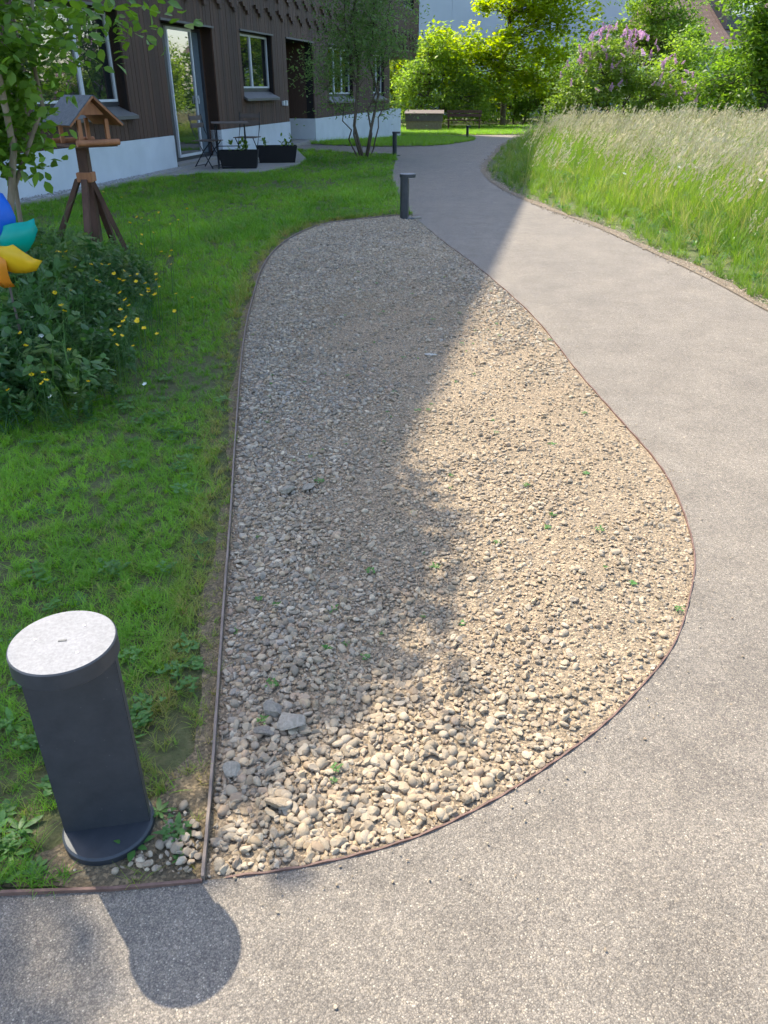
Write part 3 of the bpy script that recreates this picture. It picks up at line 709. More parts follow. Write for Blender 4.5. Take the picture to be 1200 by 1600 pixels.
# local frame: +x along the wall, -y outwards towards the path, z up
def hb(name, s0, s1, o0, o1, z0, z1, mat, parent=None, bevel=0):
    """box: along s0..s1, outward offset o0..o1 (positive = out of the wall), z0..z1"""
    m = MB(); c = ((s0 + s1) / 2, -(o0 + o1) / 2, (z0 + z1) / 2); m.box((0, 0, 0), (s1 - s0, abs(o1 - o0), z1 - z0))
    o = m.build(name, mat, parent or house, bevel=bevel); o.location = c; return o
OPEN = [(2.9, 5.55, .95, 2.40), (7.0, 9.2, .06, 2.36), (10.68, 12.70, 1.14, 2.40), (13.72, 15.96, -.1, 2.40), (17.5, 20.4, .98, 2.42), (23.3, 25.2, .98, 2.42)]
END = 26.15; TOP = 10.3; UEND = 31.8
def cut(s0, s1, z0, z1, ops):
    """rectangles of s0..s1 x z0..z1 that are left around the openings"""
    xs = sorted({s0, s1, *[min(max(a, s0), s1) for o in ops for a in o[:2]]}); out = []
    for a, b in zip(xs[:-1], xs[1:]):
        if b - a < 1e-6: continue
        zz = [z0]; c = (a + b) / 2
        for o in sorted(ops, key=lambda q: q[2]):
            if o[0] < c < o[1]: zz += [min(max(o[2], z0), z1), min(max(o[3], z0), z1)]
        zz.append(z1)
        for i in range(0, len(zz), 2):
            if zz[i + 1] - zz[i] > .004: out.append((a, b, zz[i], zz[i + 1]))
    return out
m = MB()
for a, b, c, d in cut(0, END, .3, 2.6, OPEN): m.box(((a + b) / 2, .13, (c + d) / 2), (b - a, .20, d - c))
m.box((UEND / 2, .13, (2.6 + TOP) / 2), (UEND, .20, TOP - 2.6))
m.build('wall', M['backing'], house)
# rest of the volume: end walls, back, floors
hb('wall', -.02, .2, -.25, -11, -.2, TOP, M['backing']); hb('wall', UEND - .2, UEND, -.25, -11, 2.55, TOP, M['board']); hb('wall', END - .2, END, -.25, -11, -.6, 2.55, M['board'])
hb('wall', 0, UEND, -10.8, -11, -.6, TOP, M['backing']); hb('soffit', END - .2, UEND - .001, -.03, -10.8, 2.42, 2.58, M['board'])
hb('floor', .2, END, -.3, -10.8, -.3, .02, M['concrete'])
rf = MB(); W = 11.6
rf.add([(-.55, -.62, TOP), (UEND + .4, -.62, TOP), (UEND + .4, 5.5, TOP + 2.9), (-.55, 5.5, TOP + 2.9), (-.55, W, TOP), (UEND + .4, W, TOP),
        (-.55, -.62, TOP + .25), (UEND + .4, -.62, TOP + .25), (UEND + .4, 5.5, TOP + 3.2), (-.55, 5.5, TOP + 3.2), (-.55, W, TOP + .25), (UEND + .4, W, TOP + .25)],
       [(0, 1, 2, 3), (3, 2, 5, 4), (6, 9, 8, 7), (9, 10, 11, 8), (0, 6, 7, 1), (4, 5, 11, 10), (0, 3, 9, 6), (3, 4, 10, 9), (1, 7, 8, 2), (2, 8, 11, 5)])
rf.build('roof', M['roof'], house)
for xg in (.09, UEND - .1):
    g_ = MB(); g_.add([(xg, .03, TOP), (xg, 10.9, TOP), (xg, 5.5, TOP + 2.88), (xg + .1, .03, TOP), (xg + .1, 10.9, TOP), (xg + .1, 5.5, TOP + 2.88)], [(0, 1, 2), (3, 5, 4), (0, 2, 5, 3), (1, 4, 5, 2), (0, 3, 4, 1)]); g_.build('gable', M['board'], house)
# plinth
PLO = [(7.0, 9.2, -.7, 2.4), (13.72, 15.96, -.7, 2.4)]
for a, b, c, d in cut(-.03, 28.4, -.7, .55, PLO):
    hb('plinth', a, b, -.235, .012, c, d, M['plinth'], bevel=.004)
hb('plinth', 28.15, 28.4, -.24, -6, -.7, .55, M['plinth'])
# cladding boards: near ones one by one, far ones joined
BW = .128; unit = {}
def boardmesh():
    if 'b' not in unit:
        m = MB(); m.box((0, 0, 0), (1, 1, 1)); unit['b'] = m.mesh('board', M['board'])
    return unit['b']
far = MB()
def put_board(name, a, b, z0, z1, out, near, th=.028):
    j = random.uniform(-.0025, .0025); g = .004
    if near:
        o = link(name, boardmesh(), house); o.location = ((a + b) / 2, -(out + j) + th / 2 - .0, (z0 + z1) / 2); o.scale = (b - a - 2 * g, th, z1 - z0)
    else: far.box(((a + b) / 2, -(out + j) + th / 2, (z0 + z1) / 2), (b - a - 2 * g, th, z1 - z0))
cols = np.arange(0, UEND, BW)
for i, a in enumerate(cols):
    b = a + BW
    ops = [o for o in OPEN]
    # first layer, up to the lower saw tooth trim
    if a < END:
        edges = {a, min(b, END)}
        for (s0, s1, z0, z1) in cut(a, min(b, END), .556, 3.05, ops):
            if s1 - s0 > .02: put_board('board', s0, s1, z0, z1, 0, 1.9 < a < 16)
    else: far.box(((a + b) / 2, .014, 2.85), (BW - .008, .028, .6))
    # two rows of stepped board ends above
    k2 = i % 6; st2 = [0, .06, .12, .18, .10, .02][k2]
    z2 = 2.92 - st2 * 1.15; k3 = (i + 3) % 6; st3 = [0, .06, .12, .18, .10, .02][k3]; z3 = 3.27 - st3 * 1.15
    near = 8.2 < a < 17.0
    put_board('trim_board', a, b, z2, z3 + .26, .048, near, .034)
    if not (28.3 < b and a < 30.5): put_board('trim_board', a, b, z3, 5.2 if near else TOP - .01, .096, near, .034)
    else:
        put_board('trim_board', a, b, z3, 4.2, .096, False, .034); put_board('trim_board', a, b, 5.4, TOP - .01, .096, False, .034)
    if near: far.box(((a + b) / 2, -.096 + .017, (5.2 + TOP) / 2), (BW - .008, .034, TOP - 5.22))
o = far.build('cladding', M['board'], house); o['kind'] = 'stuff'
# reveals, lintel flashings, sills
def reveal(s0, s1, z0, z1, depth, left=True):
    hb('reveal', s1, s1 + .02, -depth - .02, -.0, z0, z1, M['board']); hb('reveal', s0 - .02, s0, -depth - .02, -.0, z0, z1, M['board']); hb('reveal', s0 - .02, s1 + .02, -depth - .02, -.004, z1, z1 + .02, M['board'])
    hb('lintel', s0 - .03, s1 + .03, -.02, .034, z1 - .012, z1 + .022, M['sill'])
def sill(s0, s1, z, depth, parent):
    m = MB(); zt, zo = z + .10, z - .03
    m.add([(s0, depth, zt), (s1, depth, zt), (s1 + .07, -.10, zo), (s0 - .07, -.10, zo), (s0, depth, zt - .05), (s1, depth, zt - .05), (s1 + .07, -.10, zo - .05), (s0 - .07, -.10, zo - .05)],
          [(0, 1, 2, 3), (7, 6, 5, 4), (3, 2, 6, 7), (0, 3, 7, 4), (1, 5, 6, 2), (0, 4, 5, 1)]); return m.build('sill', M['sill'], parent)
def sash(parent, s0, s1, z0, z1, dep, fw=.036, mat='frame', pane=True):
    """frame of four bars with a pane, the face at -dep"""
    m = MB(); y = dep; t = .05
    for a, b, c, d in ((s0, s0 + fw, z0, z1), (s1 - fw, s1, z0, z1), (s0 + fw, s1 - fw, z0, z0 + fw), (s0 + fw, s1 - fw, z1 - fw, z1)): m.box(((a + b) / 2, y, (c + d) / 2), (b - a, t, d - c))
    f = m.build('frame', M[mat], parent)
    if pane:
        m = MB(); m.box(((s0 + s1) / 2, y + .005, (z0 + z1) / 2), (s1 - s0 - 2 * fw, .012, z1 - z0 - 2 * fw)); m.build('pane', M['glass'], parent)
    return f
def window(s0, s1, z0, z1, dep, splits, label=None):
    wn = empty('window'); wn.parent = house
    if label: wn['label'] = label
    reveal(s0, s1, z0, z1, dep)
    m = MB(); fw = .05; y = dep + .03
    zs = z0 + .12
    for a, b, c, d in ((s0, s0 + fw, zs, z1), (s1 - fw, s1, zs, z1), (s0 + fw, s1 - fw, zs - .02, zs + fw), (s0 + fw, s1 - fw, z1 - fw, z1)): m.box(((a + b) / 2, y, (c + d) / 2), (b - a, .08, d - c))
    m.build('casing', M['darkframe'], wn)
    ed = [s0 + fw] + splits + [s1 - fw]
    for a, b in zip(ed[:-1], ed[1:]): sash(wn, a + .004, b - .004, zs + fw, z1 - fw, dep)
    sill(s0, s1, z0, dep, wn)
    hb('wall', s0 - .05, s1 + .05, -dep - .12, -dep - .14, z0, z1, M['curtain'], wn)
    return wn
window(2.9, 5.55, .95, 2.40, .2, [4.5]); window(10.68, 12.70, 1.14, 2.40, .14, [11.55]); window(17.5, 20.4, .98, 2.42, .14, [18.5, 19.4]); window(23.3, 25.2, .98, 2.42, .14, [24.3])
wu = window(28.45, 30.45, 4.22, 5.38, .1, [29.4])
# terrace door
dr = empty('terrace_door'); dr.parent = house; reveal(7.0, 9.2, .06, 2.36, .3)
m = MB(); y = .29
for a, b, c, d in ((7.0, 7.62, .06, 2.34), (8.74, 8.80, .06, 2.34), (9.14, 9.2, .06, 2.34), (7.62, 8.74, .06, .12), (8.80, 9.14, .06, .12), (7.62, 8.74, 2.31, 2.34), (8.80, 9.14, 2.28, 2.34)): m.box(((a + b) / 2, y, (c + d) / 2), (b - a, .07, d - c))
m.build('casing', M['darkframe'], dr); sash(dr, 7.66, 8.72, .125, 2.305, .255, .045)
m = MB(); m.box((8.97, .30, 1.2), (.33, .012, 2.14)); m.build('pane', M['curtain'], dr)
m = MB(); m.box((8.695, .215, 1.16), (.022, .03, .04)); m.box((8.695, .195, 1.11), (.02, .018, .14)); m.build('handle', M['frame'], dr)
hb('threshold', 7.0, 9.2, -.3, .04, -.02, .06, M['concrete'])
hb('wall', 7.0, 9.2, -.42, -.44, .06, 2.36, M['backing'])
# entrance recess
hb('wall', 15.96, 16.0, -.01, -2.2, .55, 2.5, M['board']); hb('plinth', 15.955, 16.01, -.02, -2.2, -.2, .55, M['plinth']); hb('wall', 13.68, 13.72, -.01, -2.2, .0, 2.5, M['board'])
hb('wall', 13.7, 15.96, -2.2, -2.25, -.1, 2.5, M['backing']); hb('soffit', 13.7, 15.96, -.01, -2.2, 2.40, 2.45, M['backing']); hb('lintel', 13.69, 15.99, -.02, .034, 2.385, 2.42, M['sill'])
ed_ = hb('entrance_door', 14.3, 15.4, -2.14, -2.195, .02, 2.1, M['darkframe']); m = MB(); m.box((.45, -.05, 0), (.02, .04, .16)); m.build('handle', M['frame'], ed_)
hb('floor', 13.72, 15.96, .02, -2.2, -.12, .015, M['concrete'])
# little twin outlet next to the recess
ot = hb('socket', 13.16, 13.25, .0, .06, .93, 1.03, M['frame'], bevel=.01); hb('socket', 13.33, 13.45, .0, .07, .92, 1.04, M['frame'], bevel=.01)

# gravel drip strip with kerb along the plinth, patio slab
def loc2w(s, o, z=0): p = P0 + DX * s + NX * o; return (p.x, p.y, z)
st = sheet('drip_strip', [loc2w(-2, .02)[:2], loc2w(6.9, .02)[:2], loc2w(6.9, .42)[:2], loc2w(-2, .42)[:2]], .008, M['verge'], .5)
m = MB(); a_ = loc2w(-2, .45, .01); b_ = loc2w(6.9, .45, .01); m.bar(a_, b_, .06, .07); tag(m.build('kerb', M['concrete'], bevel=.006), kind='structure')
xs, ys = [], []
for _ in range(2600):
    q = loc2w(random.uniform(.5, 6.9), random.uniform(.03, .41)); xs.append(q[0]); ys.append(q[1])
n = len(xs); sz = rng.uniform(.02, .05, n)
scatter('drip_gravel', 'grey gravel strip along the foot of the house plinth', 'gravel', np.column_stack([xs, ys, np.full(n, .012)]), np.column_stack([rng.normal(0, .3, n), rng.normal(0, .3, n), rng.uniform(0, 6.28, n)]),
        np.repeat(sz[:, None], 3, 1), rng.integers(0, 10, n), np.full((n, 3), .36) * rng.uniform(.6, 1.2, (n, 1)), PB)
m = MB(); m.prism(PAT[::-1], -.05, .022); o = m.build('patio_slab', M['concrete']); tag(o, kind='structure')

# ------------------------------------------------------------------ folding table and chairs, planters
def folding_chair(loc, rz, label):
    c = empty('folding_chair', loc, rz); tag(c, label, 'chair', 'folding chairs on the patio')
    for sx in (-.20, .20):
        m = MB(); m.tube([(sx, -.18, .0), (sx, .0, .30), (sx, .17, .62), (sx, .22, .88)], .010, 6); m.build('leg', M['chairmetal'], c)
        m = MB(); m.tube([(sx * .9, .22, .0), (sx * .9, .0, .28), (sx * .9, -.17, .45)], .010, 6); m.build('leg', M['chairmetal'], c)
    m = MB(); m.tube([(-.2, -.15, .04), (.2, -.15, .04)], .008, 6); m.build('stretcher', M['chairmetal'], c)
    m = MB(); m.tube([(-.18, .19, .04), (.18, .19, .04)], .008, 6); m.build('stretcher', M['chairmetal'], c)
    for k in range(5):
        m = MB(); m.box((0, -.17 + .085 * k, .455), (.42, .068, .016)); m.build('seat_slat', M['chairwood'], c, bevel=.003)
    for z, yy in ((.70, .20), (.82, .225)):
        m = MB(); m.box((0, yy - .012, z), (.44, .016, .075)); m.build('back_slat', M['chairwood'], c, bevel=.003)
folding_chair((-3.22, 15.55, .022), R(70), 'folding slatted chair on the left of the patio table, by the door')
folding_chair((-2.66, 16.6, .022), R(-12), 'folding slatted chair behind the patio table, backed to the plinth')
t = empty('folding_table', (-2.80, 15.6, .022), R(12)); tag(t, 'small folding bistro table with slatted wooden top on the patio', 'table')
for k in range(6):
    m = MB(); m.box((0, -.27 + .105 * k, .745), (.66, .09, .018)); m.build('top_slat', M['chairwood'], t, bevel=.003)
for sx in (-.27, .27):
    m = MB(); m.tube([(sx, -.26, 0), (sx, .24, .73)], .011, 6); m.build('leg', M['chairmetal'], t); m = MB(); m.tube([(sx * .92, .26, 0), (sx * .92, -.24, .73)], .011, 6); m.build('leg', M['chairmetal'], t)
for yy, z in ((-.24, .03), (.24, .03), (.0, .36)):
    m = MB(); m.tube([(-.27, yy, z), (.27, yy, z)], .009, 6); m.build('stretcher', M['chairmetal'], t)
def planter(loc, rz, L, Wd, Hh, label, seed):
    p = empty('planter_box', loc, rz); tag(p, label, 'planter', 'black planter boxes on the patio')
    m = MB(); a, b = L / 2, Wd / 2; k = .86; t_ = .02
    V = [(-a * k, -b * k, 0), (a * k, -b * k, 0), (a * k, b * k, 0), (-a * k, b * k, 0), (-a, -b, Hh), (a, -b, Hh), (a, b, Hh), (-a, b, Hh), (-a + t_, -b + t_, Hh), (a - t_, -b + t_, Hh), (a - t_, b - t_, Hh), (-a + t_, b - t_, Hh), (-a + t_, -b + t_, Hh - .05), (a - t_, -b + t_, Hh - .05), (a - t_, b - t_, Hh - .05), (-a + t_, b - t_, Hh - .05)]
    F = [(3, 2, 1, 0)]
    for o_ in (0, 4, 8): F += [(o_ + i, o_ + (i + 1) % 4, o_ + 4 + (i + 1) % 4, o_ + 4 + i) for i in range(4)]
    m.add(V, F); m.build('box', M['planter'], p, bevel=.004)
    m = MB(); m.box((0, 0, Hh - .07), (L - .06, Wd - .06, .05)); m.build('earth', M['soil'], p)
    r = random.Random(seed); V = []; F = []
    for _ in range(7):
        bx, by = r.uniform(-a * .8, a * .8), r.uniform(-b * .6, b * .6); hh = r.uniform(.05, .22)
        for j in range(7): leafpoly(V, F, (bx, by, Hh - .04 + hh * r.random()), r.uniform(.07, .13), r.uniform(.03, .06), r.uniform(0, 6.28), r.uniform(.1, 1.2))
    link('seedlings', mesh_np('seedlings', np.array(V), np.array(F), M['leafDark'], True, col=np.full((len(V), 3), .4)), p)
planter((-2.66, 15.5, .022), R(4), .72, .32, .30, 'black trough planter under the patio table, nearer the camera', 5)
planter((-2.12, 16.75, .022), R(8), .80, .36, .30, 'black trough planter with trailing seedlings on the right patio corner', 6)

# ------------------------------------------------------------------ bird feeder
bf = empty('bird_feeder', (-2.52, 7.05, 0)); tag(bf, 'brown wooden bird feeder house on a four legged stand in the wild bed', 'bird feeder')
m = MB(); m.bar((0, 0, .0), (0.01, 0, .90), .085, .085); m.build('post', M['darkwood'], bf, bevel=.004)
m = MB(); m.box((.005, 0, .66), (.125, .125, .075)); m.build('collar', M['oldwood'], bf, bevel=.004)
for dx, dy in ((-.43, .0), (.24, .10), (.03, -.36), (.05, .36)):
    m = MB(); m.bar((dx, dy, -.03), (dx * .16, dy * .16, .64), .052, .04); m.build('leg', M['darkwood'], bf, bevel=.003)
HM = Matrix.Rotation(math.atan2(-.72, .69), 3, 'Z')     # local +x = gable front direction
hc = Vector((.05, .0, 0))
def hv(x, y, z): return HM @ Vector((x, y, z)) + hc
def hbox(name, c, d, mat, rx=0, parent=bf):
    m = MB(); m.box((0, 0, 0), d, HM @ Matrix.Rotation(rx, 3, 'X')); o = m.build(name, mat, parent, bevel=.002); o.location = hv(*c); return o
Lr = .46
hbox('tray', (0, 0, .905), (Lr - .02, .34, .018), M['darkwood'])
m = MB(); m.tube([hv(Lr / 2, -.18, .93), hv(Lr / 2, .18, .93)], .024, 12); o = m.build('rail', M['oldwood'], bf); smooth_angle(o)
m = MB(); m.tube([hv(-Lr / 2, -.18, .93), hv(-Lr / 2, .18, .93)], .024, 12); o = m.build('rail', M['oldwood'], bf); smooth_angle(o)
for sx in (-1, 1):
    for sy in (-1, 1): hbox('upright', (sx * .18, sy * .115, 1.0), (.03, .03, .20), M['oldwood'])
pitch = math.atan2(.19, .205)
for sy in (-1, 1):
    L_ = math.hypot(.22, .205)
    rp = hbox('roof_panel', (0, sy * .112, 1.155), (Lr + .06, L_, .016), M['oldwood'], -sy * pitch)
    m = MB(); m.box((0, 0, 0), (Lr + .064, L_ + .004, .006), HM @ Matrix.Rotation(-sy * pitch, 3, 'X')); o = m.build('felt', M['felt'], rp); o.location = HM @ (Matrix.Rotation(-sy * pitch, 3, 'X') @ Vector((0, 0, .0115)))
for sx in (-1, 1):
    m = MB(); x0 = sx * .19; V = [hv(x0 - .008, -.10, 1.13), hv(x0 - .008, .10, 1.13), hv(x0 - .008, 0, 1.235), hv(x0 + .008, -.10, 1.13), hv(x0 + .008, .10, 1.13), hv(x0 + .008, 0, 1.235)]
    m.add(V, [(0, 1, 2), (3, 5, 4), (0, 2, 5, 3), (1, 4, 5, 2), (0, 3, 4, 1)]); m.build('gable_board', M['oldwood'], bf)

# ------------------------------------------------------------------ pinwheel
pw = empty('pinwheel', (-1.845, 3.8, 0)); PZ = .69; PK = 1.17; tag(pw, 'colourful garden pinwheel with blue, teal, yellow and orange blades at left edge', 'pinwheel')
m = MB(); m.tube([(0, .05, -.02), (0, .05, .70)], .006, 8); m.build('stick', M['chairwood'], pw)
PCOL = [(.01, .13, .60), (.0, .36, .30), (.78, .50, .02), (.78, .30, .03), (.55, .03, .05), (.25, .05, .35)]
PANG = [58, 4, -47, -100, -160, 125]
for k in range(6):
    nm = ['blue', 'teal', 'yellow', 'orange', 'red', 'violet'][k]
    mm = leafmat('pinwheel_' + nm, PCOL[k], PCOL[k], .25, gloss=.35)
    a = R(PANG[k]); V = []; F = []; N_ = 6
    for i in range(N_ + 1):
        t_ = i / N_; rr = PK * (.015 + .175 * t_); wv = PK * .062 * math.sin(math.pi * min(.93, .12 + t_ * .86)) ** .7
        bend = a + .35 * t_ * t_ - .1
        for q in (-1, 0, 1):
            off = wv * q; x_ = rr * math.cos(bend) - off * math.sin(bend); z_ = rr * math.sin(bend) + off * math.cos(bend)
            y_ = -.022 * (q + 1) * math.sin(math.pi * t_) - .02 * (1 - t_) + .02 * (q > 0)
            V.append((x_, y_, PZ + z_))
    for i in range(N_):
        for q in (0, 1): b = 3 * i + q; F.append((b, b + 1, b + 4, b + 3))
    o = link('blade', mesh_np('blade', np.array(V), np.array(F), mm, False), pw); o['label'] = nm + ' pinwheel blade'
    so = o.modifiers.new('thick', 'SOLIDIFY'); so.thickness = .0008
m = MB(); m.tube([(0, -.05, PZ), (0, .055, PZ)], .012, 12); o = m.build('hub', mm, pw); smooth_angle(o)

# ------------------------------------------------------------------ garden bowl rim, buttercups, daisies
m = MB(); n_ = 28; V = []; F = []
prof = [(.17, 0), (.215, .14), (.22, .16), (.195, .16), (.185, .12), (.0, .11)]
for r_, z_ in prof: V += [(x_, y_, z_) for x_, y_ in arc(r_, 0, 2 * math.pi, n_)[:-1]]
for i in range(len(prof) - 1): F += [(i * n_ + k, i * n_ + (k + 1) % n_, (i + 1) * n_ + (k + 1) % n_, (i + 1) * n_ + k) for k in range(n_)]
m.add(V, F); o = m.build('garden_bowl', M['sill']); smooth_angle(o); o.location = (-2.28, 4.35, .02); tag(o, 'grey stone garden bowl half hidden in the wild bed at left edge', 'bowl')

def flower_meshes(seed, petals, L, W, mat, cm):
    r = random.Random(seed); V = []; F = []
    for k in range(petals): leafpoly(V, F, (0, 0, 0), L, W, 6.28 * k / petals, r.uniform(.25, .6), .25, 3, 0)
    b = len(V)
    me = mesh_np('bloom', np.array(V), np.array(F), mat, True, col=np.full((b, 3), r.random())); return me
BL = [flower_meshes(i, 5, .017, .018, M['yellow'], None) for i in range(3)]
DA = flower_meshes(9, 11, .017, .008, M['whitepetal'], None)
FLOWERS = [(-3.16, 9.26, 0.30), (-2.81, 8.77, 0.30), (-2.12, 7.63, 0.30), (-1.88, 7.74, 0.32), (-1.83, 7.17, 0.30), (-1.88, 7.08, 0.28), (-2.20, 7.20, 0.32), (-2.14, 7.13, 0.32), (-2.08, 7.14, 0.30), (-2.21, 7.01, 0.30), (-1.94, 6.40, 0.30), (-1.95, 6.76, 0.26), (-1.86, 6.09, 0.28), (-1.63, 5.79, 0.28), (-1.54, 5.72, 0.30), (-1.53, 5.62, 0.28), (-1.48, 5.44, 0.26), (-2.56, 5.97, 0.30), (-2.26, 5.47, 0.34), (-2.23, 5.44, 0.34), (-2.19, 5.46, 0.34), (-2.14, 5.28, 0.34), (-2.10, 5.21, 0.34), (-1.98, 5.03, 0.32), (-1.88, 5.23, 0.30), (-1.83, 5.23, 0.30), (-1.95, 5.23, 0.30), (-1.64, 4.93, 0.32), (-1.71, 4.94, 0.30), (-1.59, 4.88, 0.30), (-1.53, 4.83, 0.32), (-1.63, 4.78, 0.30), (-1.59, 4.74, 0.30), (-1.51, 4.72, 0.30), (-1.44, 4.67, 0.30), (-1.47, 5.02, 0.28), (-1.43, 4.87, 0.28), (-1.36, 4.67, 0.28), (-1.41, 4.61, 0.28), (-1.39, 4.54, 0.28), (-1.41, 4.46, 0.28), (-1.36, 4.56, 0.26), (-1.52, 4.43, 0.30), (-1.47, 4.35, 0.28), (-1.41, 4.22, 0.28), (-1.43, 4.13, 0.28), (-1.38, 4.05, 0.26), (-1.31, 4.02, 0.26), (-1.30, 3.97, 0.26), (-1.37, 3.97, 0.26), (-1.36, 3.87, 0.26), (-1.38, 3.80, 0.26), (-1.34, 3.72, 0.26), (-1.30, 3.71, 0.26), (-1.25, 3.91, 0.24), (-1.30, 3.62, 0.24), (-1.24, 3.67, 0.22), (-1.72, 4.70, 0.30), (-1.75, 4.74, 0.30), (-1.82, 4.49, 0.30), (-1.89, 4.43, 0.30), (-1.78, 4.22, 0.28), (-1.72, 4.10, 0.28), (-1.78, 3.68, 0.28), (-1.70, 3.54, 0.26), (-1.50, 3.54, 0.24), (-1.59, 3.30, 0.20), (-1.52, 3.27, 0.22), (-1.47, 3.17, 0.22), (-1.50, 3.19, 0.20), (-1.33, 3.27, 0.18), (-1.64, 3.16, 0.18), (-1.19, 4.74, 0.20), (-1.24, 4.49, 0.18), (-1.31, 4.84, 0.20), (-1.20, 3.95, 0.20)]
STEM = {}
def flower(kind, x_, y_, h, label, cat, group):
    r = random
    o = empty(kind, (x_, y_, 0)); tag(o, label, cat, group)
    key = round(h, 2)
    if key not in STEM:
        m = MB(); m.tube([(0, 0, 0), (.012, 0, key * .5), (.02, -.01, key)], [.0018, .0016, .0012], 5); STEM[key] = m.mesh('stem', M['stem'])
    link('stem', STEM[key], o)
    b = link('bloom', random.choice(BL) if kind == 'buttercup' else DA, o); b.location = (.02, -.01, key); b.rotation_euler = (r.uniform(0, .6), r.uniform(-.5, .5), r.uniform(0, 6.28)); s_ = r.uniform(.55, .95); b.scale = (s_,) * 3
for (a, b, h) in FLOWERS: flower('buttercup', a, b, h, 'small yellow buttercup blooming in the wild bed by the feeder', 'flower', 'buttercups in the wild bed')
for (a, b, h) in ((-1.498, 3.237, 0.12), (-1.404, 3.282, 0.12), (-1.875, 4.051, 0.26), (-1.752, 3.836, 0.22), (-1.18, 3.57, 0.06)): flower('daisy', a, b, h, 'small white daisy at the edge of the wild bed', 'flower', 'daisies in the wild bed')
for k in range(16):
    x_ = random.uniform(3.0, 6.5); y_ = random.uniform(6, 11)
    if not visible(np.array([x_]), np.array([y_]))[0] or x_ < 2.9: continue
    h = random.uniform(.3, .55); o = empty('ox_eye_daisy', (x_, y_, 0)); tag(o, 'white flower standing in the meadow grass by the path', 'flower', 'white meadow flowers')
    m = MB(); m.tube([(0, 0, 0), (.03, 0, h)], .002, 5); m.build('stem', M['stem'], o); b = link('bloom', DA, o); b.location = (.03, 0, h); b.scale = (1.8,) * 3; b.rotation_euler = (.3, .2, 0)

# ------------------------------------------------------------------ trees and shrubs
def tubes_np(branches, n=6):
    m = MB()
    for pts, rad in branches: m.tube(pts, rad, n)
    return m
def wiggle(a, b, r0, r1, n=5, amp=.06, rr=random):
    a = Vector(a); b = Vector(b); L = (b - a).length; pts = []
    for i in range(n + 1):
        t = i / n; p = a.lerp(b, t)
        if 0 < i < n: p += Vector((rr.gauss(0, 1), rr.gauss(0, 1), rr.gauss(0, .5))) * L * amp
        p.z += math.sin(math.pi * t) * L * .05
        pts.append(p)
    return pts, [r0 + (r1 - r0) * i / n for i in range(n + 1)]
def leaves(name, C, Rn, mat, size, tint, parent, n_seg=1, droop=.2, aspect=.6, flat=.55):
    """C (n,3) leaf positions, one small bent quad pair each"""
    n = len(C); r = np.random.default_rng(len(C))
    d = r.normal(0, 1, (n, 3)); d[:, 2] = d[:, 2] * flat - droop; d /= np.linalg.norm(d, axis=1)[:, None]
    up = r.normal(0, .55, (n, 3)); up[:, 2] += 1; s = np.cross(d, up); s /= np.linalg.norm(s, axis=1)[:, None] + 1e-9; u = np.cross(s, d)
    L = size * r.uniform(.6, 1.3, n)[:, None]; W = L * aspect * .5
    if n_seg == 1:
        V = np.stack([C, C + d * L * .5 - s * W + u * L * .07, C + d * L, C + d * L * .5 + s * W + u * L * .07], 1).reshape(-1, 3)
        b = np.arange(n)[:, None] * 4; F = np.concatenate([b + np.array([[0, 1, 2]]), b + np.array([[0, 2, 3]])], 0); k = 4
    else:
        V = np.stack([C, C + d * L * .25 - s * W * .85 + u * L * .05, C + d * L * .6 - s * W + u * L * .08, C + d * L - u * L * .05, C + d * L * .6 + s * W + u * L * .08, C + d * L * .25 + s * W * .85 + u * L * .05, C + d * L * .5], 1).reshape(-1, 3)
        b = np.arange(n)[:, None] * 7; F = np.concatenate([b + np.array([q]) for q in ([0, 1, 6], [1, 2, 6], [2, 3, 6], [6, 3, 4], [6, 4, 5], [0, 6, 5])], 0); k = 7
    col = np.repeat(np.clip(tint + r.normal(0, .12, n), 0, 1), k); col = np.column_stack([col, col * 0, col])
    return link(name, mesh_np(name, V, F, mat, True, col=col), parent)

